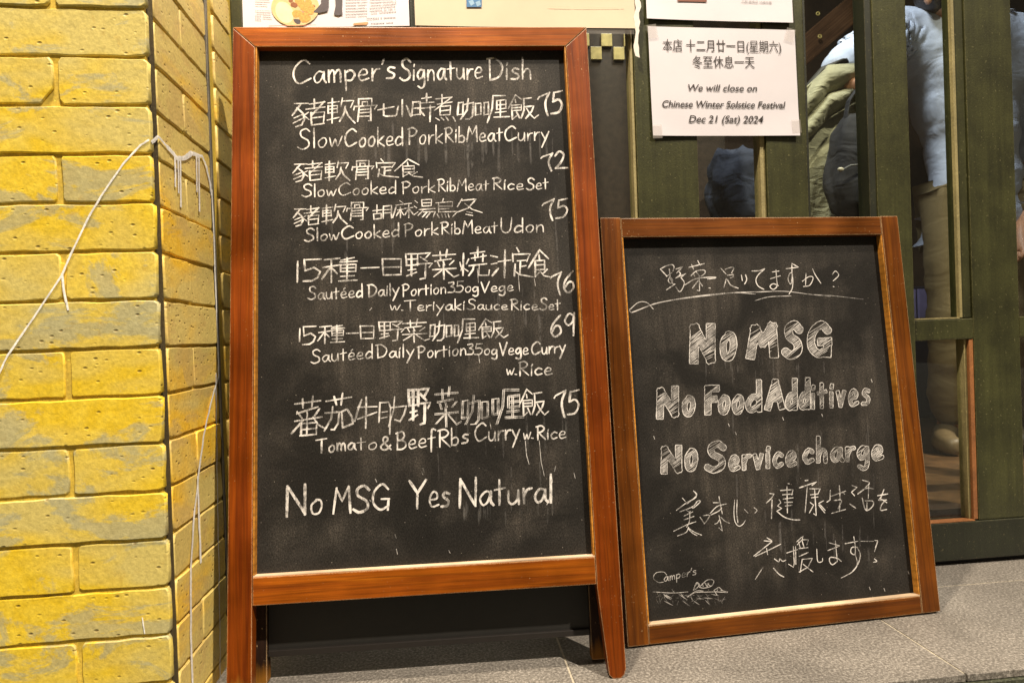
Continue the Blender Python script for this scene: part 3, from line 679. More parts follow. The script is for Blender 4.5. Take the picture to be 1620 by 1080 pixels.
place_text('Chinese Winter Solstice Festival', (1048, 169.5), (1243, 171.5), 0.0142, no, TY, shear=0.22, bold=0.012)
place_text('Dec 21 (Sat) 2024', (1090, 193.5), (1208, 194.5), 0.0148, no, TY, shear=0.22, bold=0.012)
for c in ((1032, 50), (1250, 56), (1260, 200), (1040, 208)):
    q = atY(c[0], c[1], 1.2554); o = bar('tape', m_tape, q.x-0.010, q.x+0.010, 1.2551, 1.2555, q.z-0.014, q.z+0.014, None, 0); o.parent = no; o.location -= no.location; o.rotation_euler = (0, random.uniform(-.3, .3), 0)
def up(p, q, Y, h):      # corners of a sheet that runs up out of the picture
    a = atY(*p, Y); b = atY(*q, Y); return [a+Vector((0, 0, h)), b+Vector((0, 0, h)), b, a]
p3 = sheet_paper('top_notice', up((1023, 30), (1254, 37), 1.2575, 0.24), paper, 'white paper sheet with a small brown picture strip, above the closing notice', 'poster', seed=3)
flat('picture', [(1072, -60), (1118, -60), (1118, 3.5), (1072, 2.5)], plain('brown_print', (0.20, 0.07, 0.04)), p3, 1.2562)
place_text('大廚 美食店 10週年慶', (1173, 4), (1221, 6.5), 0.0045, p3, 1.2562, ink_grey)
p1 = sheet_paper('dish_poster', up((385, 44), (648, 42), 1.2520, 0.30), paper, 'white poster with a plate of food, dark boots and small print, above the menu board', 'poster', seed=5)
p2 = sheet_paper('cream_poster', up((657, 41), (1005, 46), 1.2520, 0.30), paper_cream, 'cream poster with tiny blue picture, above the menu board right end', 'poster', seed=9)
# clear plastic pocket edge and torn tape on the cream poster
for (pa, pb, wd) in (((658, 43), (1003, 47.5), 0.004),):
    a = atY(*pa, 1.2508); b = atY(*pb, 1.2508)
    o = link('pocket_edge', mesh_from([a-p2.location, b-p2.location, b-p2.location+Vector((0, 0, -0.009)), a-p2.location+Vector((0, 0, -0.009))], [(0, 1, 2, 3)]), m_tape, p2)
V = []; n = 14
for i in range(n):
    x = 1006+random.uniform(-3, 0) + 1.2*math.sin(i); y = -10+i*7.6
    V += [atY(x, y, 1.2500)-p2.location, atY(x+random.uniform(5, 10), y+random.uniform(-3, 3), 1.2495)-p2.location]
link('torn_tape', mesh_from(V, [(2*i, 2*i+1, 2*i+3, 2*i+2) for i in range(n-1)]), paper_edge, p2)
# dish poster print
YP = 1.2504
def PF(n, pts, m, dy=0.0): return flat(n, pts, m, p1, YP-dy)
plate = plain('plate_print', (0.62, 0.46, 0.22)); rice = plain('rice_print', (0.78, 0.64, 0.40)); cur = plain('curry_print', (0.60, 0.30, 0.06), var=0.35, scale=300)
curd = plain('curry_dark_print', (0.25, 0.08, 0.02)); boot = plain('boot_print', (0.07, 0.055, 0.06)); redp = plain('pink_print', (0.55, 0.22, 0.14))
PF('printed_plate', ell(467, 12, 38, 30), plate)
PF('printed_rice', ell(450, 20, 13, 18, rot=-0.5), rice, 0.0001)
for (x, y, a, b, mm) in ((474, 2, 12, 7, cur), (486, 12, 13, 8, cur), (470, 22, 8, 6, cur), (482, 28, 9, 8, cur), (465, 8, 6, 4, curd), (480, 10, 4, 3, curd), (492, 20, 5, 4, cur), (470, 34, 6, 4, boot), (488, 2, 6, 4, cur), (478, 21, 4, 3, redp), (495, 10, 4, 2.5, curd), (460, 1, 4, 3, curd)):
    PF('printed_food', ell(x, y, a, b, 14, random.random(), 0.8), mm, 0.00015+random.random()*0.0002)
PF('printed_boot', [(508, -14), (520, -14), (520, 10), (518, 18), (505, 21), (494, 19.5), (500, 15), (508, 6)], boot, 0.0002)
PF('printed_boot', [(530, -14), (542, -14), (541, 14), (542, 23), (535, 25), (528, 23), (531, 10)], boot, 0.0002)
PF('printed_line', [(425, 41), (500, 39.5), (500, 40.3), (425, 42)], redp, 0.0002)
PF('printed_stripe', [(560, 37), (583, 35), (580, 39.6), (558, 39.8)], plain('orange_print', (0.55, 0.28, 0.12)), 0.0002)
def print_rows(x0, x1, y0, dy, rows, h, m, parent, Y, slope=0.0, last=1.0):
    V = []; Fc = []
    for r in range(rows):
        x = x0; y = y0+dy*r; xe = x1 if r < rows-1 else x0+(x1-x0)*last
        while x < xe:
            wch = random.uniform(1.3, 2.0)
            if random.random() > 0.07:
                for k in range(2):
                    yy = y+slope*(x-x0)+k*h*0.55+random.uniform(-.1, .1); o = len(V)
                    for p in ((x, yy), (x+wch, yy), (x+wch, yy+h*0.32), (x, yy+h*0.32)): V.append(atY(p[0], p[1], Y)-parent.location)
                    Fc.append((o, o+1, o+2, o+3))
                o = len(V)
                for p in ((x+wch*.4, y+slope*(x-x0)-0.1), (x+wch*.6, y+slope*(x-x0)-0.1), (x+wch*.6, y+slope*(x-x0)+h), (x+wch*.4, y+slope*(x-x0)+h)): V.append(atY(p[0], p[1], Y-0.00005)-parent.location)
                Fc.append((o, o+1, o+2, o+3))
            x += wch+0.75
    return tag(link('small_print', mesh_from(V, Fc), m, parent), kind='stuff')
print_rows(547, 580, -4, 4.6, 7, 2.2, ink_grey, p1, YP-0.0002, -0.03)
print_rows(585, 625, -4, 4.6, 6, 2.2, ink_grey, p1, YP-0.0002, -0.03)
print_rows(580, 625, 29, 4, 1, 1.7, ink, p1, YP-0.0002, -0.03)
print_rows(587, 622, 37, 4, 1, 1.5, ink, p1, YP-0.0002, -0.03)
print_rows(404, 425, -4, 3.6, 4, 1.7, ink_grey, p1, YP-0.0002, 0.03)
print_rows(404, 428, 16.5, 3.6, 5, 1.7, ink_grey, p1, YP-0.0002, 0.03, 0.3)
YQ = 1.2504
blue = plain('blue_print', (0.05, 0.16, 0.34)); skyb = plain('pale_blue_print', (0.25, 0.40, 0.55))
flat('printed_picture', [(738, -20), (762, -20), (762, 11.5), (738, 11.5)], blue, p2, YQ)
for c in (((741, 2), (748, 0), (751, 6), (745, 10)), ((752, 4), (759, 1), (761, 8), (755, 11)), ((744, -8), (756, -9), (752, -2))):
    flat('printed_picture', c, skyb, p2, YQ-0.0002)
print_rows(868, 985, 10.2, 4, 1, 1.2, plain('faded_print', (0.50, 0.42, 0.30)), p2, YQ-0.0002, 0.025)

# ================================================================== THE TWO CHALKBOARDS
def board_root(name, x0, y0, yaw, tilt):
    o = empty(name); U = Vector((math.cos(yaw), math.sin(yaw), 0)); n = Vector((-math.sin(yaw), math.cos(yaw), 0))
    V = Vector((0, 0, 1))*math.cos(tilt)+n*math.sin(tilt); Nn = V.cross(U)*-1
    Nn = U.cross(V)*-1            # into the board, away from the viewer
    M = Matrix(((U.x, Nn.x, V.x, x0), (U.y, Nn.y, V.y, y0), (U.z, Nn.z, V.z, 0.0), (0, 0, 0, 1)))
    o.matrix_world = M; return o, M
def prism(name, m, poly, y0, y1, parent, along, bev=0.0015):
    """poly: (u, v) outline in the board plane, y0..y1 its depth; grain along 0=u or 2=v"""
    c = Vector((sum(p[0] for p in poly)/len(poly), (y0+y1)/2, sum(p[1] for p in poly)/len(poly))); n = len(poly)
    bm = bmesh.new()
    A = [bm.verts.new(Vector((p[0], y0, p[1]))-c) for p in poly]; B = [bm.verts.new(Vector((p[0], y1, p[1]))-c) for p in poly]
    bm.faces.new(A); bm.faces.new(B[::-1])
    for i in range(n): k = (i+1) % n; bm.faces.new((A[i], B[i], B[k], A[k]))
    bmesh.ops.recalc_face_normals(bm, faces=bm.faces)
    if bev: bmesh.ops.bevel(bm, geom=[e for e in bm.edges], offset=bev, segments=2, affect='EDGES', profile=0.6)
    me = bpy.data.meshes.new(name); bm.to_mesh(me); bm.free()
    return link(name, me, m, parent, c)
class Board: pass
def catmull(p, n=5):
    if len(p) < 3: return p
    q = [tuple(2*a-b for a, b in zip(p[0], p[1]))]+list(p)+[tuple(2*a-b for a, b in zip(p[-1], p[-2]))]; out = []
    for i in range(1, len(q)-2):
        for k in range(n):
            t = k/n; out.append(tuple(0.5*((2*q[i][c])+(-q[i-1][c]+q[i+1][c])*t+(2*q[i-1][c]-5*q[i][c]+4*q[i+1][c]-q[i+2][c])*t*t+(-q[i-1][c]+3*q[i][c]-3*q[i+1][c]+q[i+2][c])*t**3) for c in (0, 1)))
    return out+[p[-1]]
class Pen:
    """collects chalk strokes (picture points brought onto the panel plane) into one mesh"""
    def __init__(s, B): s.B = B; s.V = []; s.F = []; s.A = []
    def loc(s, px, py):
        r = ray(px, py); t = (s.B.P0-EYE).dot(s.B.n)/r.dot(s.B.n); q = s.B.Mi @ (EYE+r*t); return (q.x, q.z)
    def stroke(s, pts, wpx, smooth=False, taper=0.25, jit=0.25):
        if smooth: pts = catmull(pts)
        if len(pts) == 1: pts = [(pts[0][0]-wpx*.4, pts[0][1]), (pts[0][0]+wpx*.4, pts[0][1]+0.3)]
        # resample
        out = [pts[0]]
        for a, b in zip(pts[:-1], pts[1:]):
            d = math.dist(a, b); k = max(1, int(d/4.5))
            for i in range(1, k+1): out.append((a[0]+(b[0]-a[0])*i/k, a[1]+(b[1]-a[1])*i/k))
        pts = out; n = len(pts); s.line(pts, wpx, taper, jit)
    def line(s, pts, wpx, taper, jit):
        n = len(pts); y = -0.00025-random.random()*0.0006
        base = len(s.V); sc = 0.00108
        uv = [s.loc(*p) for p in pts]
        for i, (u, v) in enumerate(uv):
            a = uv[max(0, i-1)]; b = uv[min(n-1, i+1)]; tx, tz = b[0]-a[0], b[1]-a[1]; l = math.hypot(tx, tz) or 1e-9; nx, nz = -tz/l, tx/l
            h = (wpx*0.68+0.12)*sc/2*(1+random.uniform(-jit, jit)*0.5)
            if i == 0 or i == n-1: h *= (1-taper)
            # extend ends by half a width so corners close
            ex = (-tx/l*wpx*sc*0.3, -tz/l*wpx*sc*0.3) if i == 0 else ((tx/l*wpx*sc*0.3, tz/l*wpx*sc*0.3) if i == n-1 else (0, 0))
            s.V += [(u+ex[0]+nx*h, y, v+ex[1]+nz*h), (u+ex[0]-nx*h, y, v+ex[1]-nz*h)]
            if i: o = base+2*i; s.F.append((o-2, o-1, o+1, o))
    def build(s, name, m):
        if not s.V: return
        me = mesh_from([(v[0], v[1]+s.B.pd, v[2]) for v in s.V], s.F); s.V = []; s.F = []
        o = link(name, me, m, s.B.root)
        if name != 'chalk_writing': o['kind'] = 'stuff'
        return o

def make_board(name, x0, y0, yaw, tilt, w_, top, l, r, bt, tp, mx, mz, th=0.021, pd=0.0135, mitre=False, legs=False):
    B = Board(); B.root, M = board_root(name, x0, y0, yaw, tilt); B.M = M; B.Mi = M.inverted(); B.pd = pd
    B.n = (M.to_3x3() @ Vector((0, 1, 0))); B.P0 = M @ Vector((0, pd, 0)); R = B.root
    lw = 0.0022
    if mitre:
        prism('top_rail', mx, [(0, top), (w_, top), (r, tp), (l, tp)], 0, th, R, 0)
        g_ = 0.0006
        prism('stile', mz, [(0, top-g_), (l-g_, tp-g_), (l-g_, 0.0), (0.0, 0.0)], 0.0003, th, R, 2)
        prism('stile', mz, [(w_, top-g_), (w_, 0.014), (w_-0.003, 0.005), (w_-0.009, 0.0), (w_-0.021, 0.0), (w_-0.027, 0.006), (r+g_, 0.135), (r+g_, bt), (r+g_, tp-g_)], 0.0003, th, R, 2)
        prism('bottom_rail', mx, [(l, bt), (r, bt), (r, bt-0.041), (l, bt-0.041)], 0.0, th, R, 0)
    else:
        prism('top_rail', mx, [(l, top-0.001), (r, top-0.001), (r, tp), (l, tp)], 0.0004, th, R, 0)
        prism('stile', mz, [(0, top), (l-0.0006, top), (l-0.0006, 0.004), (0, 0.004)], 0, th, R, 2)
        prism('stile', mz, [(r+0.0006, top), (w_, top), (w_, 0.004), (r+0.0006, 0.004)], 0, th, R, 2)
        prism('bottom_rail', mx, [(l, bt), (r, bt), (r, 0.004), (l, 0.004)], 0.0003, th, R, 0)
    # slim pale lip where the frame is routed back to the panel
    for nm, b in (('lip', (l, l+lw, bt+lw, tp)), ('lip', (r-lw, r, bt+lw, tp)), ('lip', (l, r, bt, bt+lw))):
        prism(nm, lip_dusty if b[1]-b[0] > 0.1 else lip_mat, [(b[0], b[3]), (b[1], b[3]), (b[1], b[2]), (b[0], b[2])], 0.0012, pd+0.001, R, 2 if nm == 'lip' else 0, 0.0004)
    cx, cz = (l+r)/2, (bt+tp)/2; hx, hz = (r-l)/2, (tp-bt)/2
    B.panel = link('chalk_panel', box_mesh(-hx, hx, 0, 0.004, -hz, hz), chalkboard_mat(name+'_slate', (0.16, 0.135, 0.11), hx, hz), R, (cx, pd, cz))
    return B
b1 = make_board('menu_board', -.3372, .9674, -.037, .1277, .5991, 1.0726, .0371, .5605, .1823, 1.0376, wood_x, wood_z, mitre=True)
tag(b1.root, 'tall orange brown framed chalkboard with the handwritten curry menu and prices', 'chalkboard')
b2 = make_board('chalkboard', .2886, 1.0298, .0469, .1007, .5932, .7403, .0383, .5561, .0345, .7043, wood2_x, wood2_z)
tag(b2.root, 'smaller brown framed chalkboard reading No MSG, leaning in front of the green door', 'chalkboard')
# rear leaves: hinged at the top, standing just behind
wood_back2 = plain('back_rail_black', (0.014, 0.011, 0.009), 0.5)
def rear_leaf(B, w_, top, gap, foot, inset, panel_to):
    R = empty('rear_leaf', parent=B.root)
    R.parent = B.root; R.matrix_local = Matrix.Translation((0, 0.030, top-0.02)) @ Matrix.Rotation(foot, 4, 'X')
    H = top-0.02
    for (a, b) in ((inset, inset+0.030), (w_-inset-0.030, w_-inset)):
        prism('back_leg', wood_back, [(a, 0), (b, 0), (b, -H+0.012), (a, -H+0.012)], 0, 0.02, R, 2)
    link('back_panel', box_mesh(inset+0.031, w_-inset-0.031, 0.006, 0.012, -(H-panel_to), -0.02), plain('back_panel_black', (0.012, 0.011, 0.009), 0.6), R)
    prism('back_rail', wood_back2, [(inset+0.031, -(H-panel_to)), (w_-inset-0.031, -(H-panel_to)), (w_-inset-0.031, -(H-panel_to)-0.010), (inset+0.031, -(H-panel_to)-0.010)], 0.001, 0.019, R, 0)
    return R
rear_leaf(b1, .5991, 1.0726, 0.03, math.radians(1.0), 0.014, 0.060)
rear_leaf(b2, .5932, .7403, 0.03, math.radians(8.0), 0.036, 0.085)
for B, wx in ((b1, .5991), (b2, .5932)):
    for x in (0.09, wx-0.13):
        prism('hinge', plain('hinge_metal', (0.25, 0.2, 0.1), 0.35), [(x, B.root and (1.0740 if B is b1 else .7416)), (x+0.04, 1.0740 if B is b1 else .7416), (x+0.04, 1.0726 if B is b1 else .7403), (x, 1.0726 if B is b1 else .7403)], 0.012, 0.045, B.root, 0, 0)

# ================================================================== CHALK HANDWRITING
def S(s):
    """'xxyy xxyy/xxyy' two-digit stroke code -> list of polylines in a 0..99 box (y down)"""
    return [[(int(p[:2]), int(p[2:])) for p in st.split()] for st in s.split('/')]
CJK = {
'豬': '0817 5016/2818 0358/1732 3552 3971 3192 1499/3554 0868/3668 0686/3557 5273/5048 3560/5319 9911/6802 6834/4437 9929/9710 5861/5849 6093/5850 9846 9585/6068 9563/6093 9787',
'軟': '0219 4213/0331 0360/0332 3629 3658/0545 3442/0559 3656/0088 4277/1802 1799/5400 4933/5312 9509 8437/6433 6063 4492/6441 7571 9999',
'骨': '2204 2232/2204 7602 7628/3717 3732/3717 5916 5930/0535 0250/0536 9830 8846/2442 1899/2450 7146/2264 7160/2078 7176/7238 7296 6396',
'七': '0050 9225/3307 3390 4896 9993', '小': '1840 0590/4400 4498/7235 9998',
'時': '0629 0278/0630 3728 3774/0553 3650/0377 3673/4417 8412/6400 6432/3234 9630/2554 9947/8042 7899/3659 5478',
'煮': '0516 8409/3600 3630/1436 8627/8409 0059/2745 2777/2745 7741 7575/3061 7357/3077 7575/0788 2396/3286 4595/5584 6695/8984 9999',
'咖': '0619 0279/0620 2516 2379/0278 2475/2828 6618/4500 4055 1599/6618 6284 5198 3699/7423 7479/7423 9621 9674/7479 9674',
'喱': '0528 0572/0528 2126 2169/0572 2169/3802 8402/3802 3548 1799/5221 5252/5221 8617 8648/5436 8434/5452 8648/6519 6581/4764 8660/4280 9978',
'飯': '2402 0155/2402 4319/2321 2532/1243 4340 4362/1243 1498/1453 4251/1464 4362/1498 2785/2870 3792/4917 7513/5117 5262 4392/5549 8345 7766 5894/6055 7177 8594 9981',
'定': '2400 3313/0420 0645/0822 8620 7145/2644 6642/4144 3888/3964 6660/1656 1294/1578 3590 9998',
'食': '4802 0265/4802 8532/4620 4835/3040 6938 6970/3040 3195/3155 6953/3172 6970/3195 4682/7970 6285/4975 6692 9898',
'胡': '0240 4833/2200 2257/0563 0799/0563 4457 4493/0799 4493/5607 5493/5608 9703 9790/5833 9330/5857 9353',
'麻': '3602 5013/1627 9116/2030 0297/2554 5449/3938 3997/3657 2086/4157 5481/5946 9840/7927 7997/7749 6181/8249 9976',
'湯': '0510 1520/0240 1248/0085 1870/3505 3839/3505 8102 7936/3822 7920/3839 7936/2458 9852/4360 1988/4370 9868 8898/6072 4097/7672 5799',
'烏': '3400 2818/0021 7714 7438/1222 1268/1538 7438/1553 6050/1268 9965 7692/0780 1496/2680 3095/4280 4695/5680 6095',
'冬': '2003 0246/2011 7603 4454 0475/3228 6060 9978/4074 6080/3688 6295',
'種': '0811 5105/0441 5031/2709 2799/2441 0185/2944 4365/5313 9102/5120 9916/5331 9628 9556/5331 5357/5544 9541/5357 9556/7104 7192/5376 9173/4894 9990',
'一': '0055 9945', '日': '0003 0597/0003 9903 9795/0352 9950/0597 9795',
'野': '0305 0748/0305 4604 4647/0525 4623/0548 4645/2405 2486/1266 3962/0787 4273/4904 9200 7025/5616 8032/4243 9939 8854/7543 7395 5699',
'菜': '0020 8715/2807 3032/5500 5124/0939 7031/1942 2656/4039 4551/8137 6451/0068 8963/4151 4399/3868 0492/4968 8193 9986',
'燒': '0353 0667/1421 1297/3041 2357/1674 2883/1360 0680/3621 8114/5900 5929/3938 6234/5026 5145/6733 8629/7624 7548/3164 8757/4762 4478 3198/6460 6297 9497 9679',
'汁': '0020 3225/0251 2947/0793 3767/3742 9936/7100 6899',
'蕃': '1120 8612/3408 3529/6401 6127/7927 1744/1840 3255/8332 6949/1163 9052/4736 4698/3660 0193/6453 8172 9981/3069 2998/3069 7566 7495/3084 7480/2699 7495',
'茄': '0621 9410/3409 4230/6300 5830/0352 5249 4780 3496 2496/2936 2467 0099/6049 6391/5849 7942 9562 9980 6391',
'牛': '3309 1839 0476/1632 9930/5300 5198/1670 9848',
'肋': '0516 0268/0617 3515 4230 3999/1342 3140/1058 2955/4430 9725 8750 7467 5662/5601 5237 3580',
'1': '5000 4599', '5': '0503 9900/0503 1050/1052 6038 9556 8083 5097 0099',
}
def cjk(pen, ch, box, wpx, double=False):
    x0, y0, x1, y1 = box
    for st in S(CJK[ch]):
        p = [(x0+a/99*(x1-x0), y0+b/99*(y1-y0)) for a, b in st]
        steep = abs(p[-1][1]-p[0][1]) > abs(p[-1][0]-p[0][0])
        w_ = wpx*(1.22 if steep else 0.92)*random.uniform(0.88, 1.12)
        if double:
            o = wpx*0.42; dx, dy = (o, 0) if steep else (0, o)
            pen.stroke([(a-dx, b-dy) for a, b in p], w_*0.55); pen.stroke([(a+dx, b+dy) for a, b in p], w_*0.5)
        else: pen.stroke(p, w_)
LAT = {   # (width, strokes) baseline 0, x-height 50, capitals 100; '~' = curved
'a': (46, '~40,45 22,50 4,26 13,2 30,10 40,44/~41,48 41,14 50,0'), 'b': (42, '5,100 5,0/~5,4 26,0 38,22 25,44 5,36'), 'c': (40, '~38,42 22,50 4,26 15,0 38,8'),
'd': (46, '~40,42 20,48 4,22 14,1 40,14/41,100 42,0'), 'e': (42, '~4,24 34,28 34,46 18,50 4,26 14,1 42,7'), 'f': (34, '~36,92 24,100 16,80 16,-25/0,46 34,52'),
'g': (44, '~38,44 20,50 4,28 14,6 32,18 38,46/~39,48 40,-20 25,-38 6,-28'), 'h': (42, '5,100 5,0/~5,24 20,48 34,38 37,0'), 'i': (12, '6,48 6,0/7,66 9,76'),
'k': (40, '5,100 5,0/38,52 7,24 40,0'), 'l': (12, '6,100 7,0'), 'm': (54, '5,50 5,0/~5,30 16,50 25,42 27,0/~27,30 40,50 49,40 50,0'),
'n': (42, '5,50 5,0/~5,28 20,50 34,40 37,0'), 'o': (42, '~24,50 6,32 10,4 28,2 39,26 34,46 22,50'), 'p': (44, '5,50 8,-40/~5,40 26,52 42,32 28,5 8,7'),
'r': (32, '5,50 6,0/~6,24 18,46 33,50'), 's': (36, '~34,46 17,50 10,36 32,20 27,3 4,2'), 't': (36, '16,82 17,0/0,50 36,55'), 'u': (44, '~4,50 5,14 18,0 34,14 38,44/39,50 41,0'),
'v': (38, '3,50 18,0/18,0 36,50'), 'w': (56, '~2,48 12,1 26,38 37,1 56,50'), 'y': (46, '4,50 23,12/46,54 6,-45'), 'é': (42, '~4,24 34,28 34,46 18,50 4,26 14,1 42,7/20,66 28,76'),
'C': (72, '~68,84 46,100 14,74 7,34 28,2 72,22'), 'S': (56, '~54,84 36,100 13,88 17,62 46,40 48,12 22,-2 0,10'), 'D': (66, '12,98 14,0/~2,98 36,98 64,62 50,16 14,0'),
'P': (52, '10,95 10,0/~2,92 28,100 49,80 36,54 10,48'), 'R': (54, '10,95 10,0/~2,92 30,100 47,80 34,57 12,51/14,51 54,0'), 'M': (66, '2,0 14,95/14,95 34,45 58,100/58,100 63,0'),
'T': (66, '0,90 66,98/34,95 34,0'), 'V': (54, '2,98 24,0/24,0 54,100'), 'U': (56, '~4,98 5,24 24,0 46,22 54,98'), 'B': (54, '10,98 8,0/~2,92 32,100 44,78 32,56 12,52/~12,52 46,44 52,18 32,1 8,2'),
'N': (66, '5,0 8,98/8,98 62,2/62,100 62,2'), 'G': (66, '~58,80 36,100 8,72 5,28 28,2 54,12/34,42 62,43/58,42 57,0'), 'Y': (74, '2,98 36,54/72,100 36,54/35,55 34,0'),
'A': (66, '2,0 34,100/34,100 62,0/14,34 52,36'), 'F': (52, '8,0 8,98/8,97 52,98/8,52 42,54'), '&': (66, '~64,0 22,58 24,92 42,92 42,66 8,28 14,2 40,2 62,32'),
'3': (42, '~4,92 34,99 38,80 18,58/~18,58 42,42 38,8 0,2'), '5': (54, '52,98 14,95/14,95 10,56/~10,54 36,60 52,36 36,4 2,2'), '0': (40, '~24,50 6,32 10,4 28,2 39,26 34,46 22,50'),
'7': (50, '0,76 6,84 52,100/~52,100 36,62 36,28 46,-6'), '2': (58, '~4,74 22,98 44,78 30,36 6,6/6,6 60,3'), '6': (58, '~50,100 14,62 6,24 26,0 52,18 48,46 28,50 9,24'),
'9': (52, '~44,90 24,98 6,70 20,46 42,60 48,92/50,98 46,0'), "'": (6, '8,92 2,68'), '.': (8, '3,2'), ' ': (26, ''),
}
def parse(st):
    sm = st.startswith('~'); st = st.lstrip('~'); return sm, [tuple(float(v) for v in p.split(',')) for p in st.split()]
def word(pen, s, x0, yb0, x1, yb1, cap, wpx, gap=9, jit=1.0):
    tot = sum(LAT[c][0] for c in s)+gap*(len(s)-1); kx = (x1-x0)/tot; x = 0; out = []
    for c in s:
        wd, code = LAT[c]; jy = random.uniform(-2, 2)*jit; sz = random.uniform(0.95, 1.05)
        for st in code.split('/') if code else []:
            sm, pts = parse(st)
            P_ = []
            for a, b in pts:
                X = x0+(x+a+random.uniform(-1, 1)*jit)*kx; t = (X-x0)/(x1-x0); P_.append((X, yb0+(yb1-yb0)*t-(b*sz+jy+random.uniform(-1, 1)*jit)*cap/100))
            steep = abs(P_[-1][1]-P_[0][1]) > abs(P_[-1][0]-P_[0][0])
            if len(P_) == 1: pen.stroke(P_, wpx*1.1)
            else: pen.stroke(P_, wpx*(1.15 if steep else 0.9)*random.uniform(0.85, 1.1), smooth=sm)
        x += wd+gap
pen = Pen(b1)
def line(words, m=chalk, name='chalk_writing'):
    for a in words: word(pen, *a)
    return pen.build(name, m)
line([("Camper's", 462, 134, 625, 125, 36, 4.0), ('Signature', 633, 128, 763, 125, 33, 3.8), ('Dish', 770, 127, 841, 126, 34, 3.8)])
def cl(chars, boxes, wpx, m=chalk, double=()):
    for i, (c, b) in enumerate(zip(chars, boxes)): cjk(pen, c, b, wpx, double=(i in double))
    return pen.build('chalk_writing', m)
cl('豬軟骨七小時煮咖喱飯', [(461, 157, 514, 201), (518, 156, 561.5, 195), (559, 155.6, 597, 192.6), (598, 164, 625, 185), (626, 158.5, 649.6, 185), (651, 149, 688, 192.6), (687.4, 150.4, 720, 192), (723, 157, 762, 189), (763.7, 151, 806, 194), (803.7, 150, 852, 189.6)], 3.1)
line([('75', 851, 183, 890, 178, 34, 4.2)])
line([('Slow', 471, 236, 541, 231, 30, 3.0), ('Cooked', 544, 233, 638, 230, 29, 3.0), ('Pork', 645, 229, 700, 227, 27, 3.0), ('RibMeat', 703, 226, 795, 223, 24, 3.0), ('Curry', 797, 224, 868, 222, 24, 3.2)])
cl('豬軟骨定食', [(462, 254.4, 509.6, 288), (514, 255, 553.3, 285.6), (556.3, 253.7, 592, 284), (594, 252, 630.4, 281), (623.7, 251.5, 669, 281)], 3.0)
line([('72', 856, 270, 897, 267, 27, 4.0)])
line([('SlowCooked', 478, 312, 627, 306, 20, 2.8), ('Pork', 635, 307, 688, 304, 20, 2.7), ('RibMeat', 692, 303, 773, 301, 19, 2.7), ('Rice', 779, 300, 828, 300, 18, 3.0), ('Set', 833, 300, 867, 299, 19, 2.8)])
cl('豬軟骨', [(463, 325.6, 505, 358), (509.6, 324, 549, 354.4), (548, 319.6, 583.7, 348.5)], 2.9)
cl('胡麻湯', [(589.6, 324.8, 620, 347), (620.7, 317.4, 653.3, 345), (655, 315, 689, 344)], 2.6, chalk)
cl('烏冬', [(689.7, 315, 724, 345), (722.6, 314.3, 762.7, 342.4)], 2.4)
line([('75', 858, 349, 898, 343, 31, 4.0)])
line([('SlowCooked', 482, 382, 632, 374, 20, 2.8), ('Pork', 639, 375, 693, 371, 20, 2.7), ('RibMeat', 697, 371, 787, 368, 20, 2.7), ('Udon', 792, 369, 861, 367, 23, 3.0)])
cl('15種一日野菜燒汁定食', [(464, 414, 478, 446), (480, 410, 508, 445), (509, 406.7, 565, 446.7), (571, 418, 600, 429), (605, 409, 635, 435.6), (640.4, 400, 684, 441.5), (684.6, 395.4, 725.5, 441), (726.3, 391.6, 775.7, 436.3), (776.5, 396, 808, 438.6), (809.6, 392.3, 842.8, 438.6), (835, 394.7, 873, 439.4)], 3.3)
line([('76', 871, 466, 909, 462, 34, 4.0)])
line([('Sautéed', 487, 474, 574, 470, 20, 2.9), ('Daily', 581, 470, 631, 466, 19, 2.9), ('Portion', 636, 469, 706, 464, 19, 2.8), ('350g', 709, 463, 757, 462, 17, 2.5), ('Vege', 761, 463, 812, 460, 17, 2.8)])
line([('w.', 617, 491, 638, 491, 18, 2.4), ('Teriyaki', 640, 492, 735, 490, 17, 2.5), ('Sauce', 739, 490, 803, 490, 16, 2.5), ('Rice', 807, 490, 851, 490, 17, 2.6), ('Set', 854, 490, 886, 490, 18, 2.6)])
cl('15種一日野菜', [(469, 520, 480, 540), (479, 516, 500, 545), (502.6, 514, 545, 543), (548, 524, 567, 530), (570, 515, 591.5, 536), (598, 508, 639.6, 539), (636.7, 504.4, 679.6, 540.7)], 2.8)
cl('咖喱飯', [(679, 508.5, 715.5, 538.6), (717, 504, 757, 542), (757, 504, 803.5, 535.5)], 3.0)
line([('69', 870, 533, 909, 530, 34, 4.0)])
line([('Sautéed', 492, 574, 590, 566, 21, 2.8), ('Daily', 594, 566, 655, 564, 20, 2.7), ('Portion', 660, 567, 738, 561, 20, 2.7), ('350g', 739, 561, 787, 561, 18, 2.6), ('Vege', 790, 562, 836, 560, 20, 3.0), ('Curry', 840, 561, 894, 557, 20, 2.9)])
line([('w.', 801, 593, 817, 592, 19, 2.5), ('Rice', 820, 594, 873, 592, 21, 3.0)])
cl('蕃茄牛', [(460.7, 626, 514, 689), (513.3, 622, 558.5, 681), (560, 628, 596.3, 677)], 3.4)
cl('肋', [(598.5, 626.7, 644.4, 686)], 2.6, chalk_light)
cl('肋', [(599.5, 627.7, 643.4, 684)], 1.4)
cl('野', [(645, 614, 681, 671)], 4.6)
cl('菜', [(687.7, 611, 730, 675)], 2.4, chalk, (0,))
cl('咖', [(730, 625, 773, 671)], 2.6, chalk, (0,))
cl('喱', [(777, 615.4, 829, 671)], 3.0, chalk, (0,))
cl('飯', [(822, 614.7, 868, 658)], 2.9)
line([('75', 877, 659, 916, 653, 39, 4.2)])
line([('To', 500, 716, 530, 714, 22, 3.2), ('ma', 532, 712, 562, 711, 22, 2.6)])
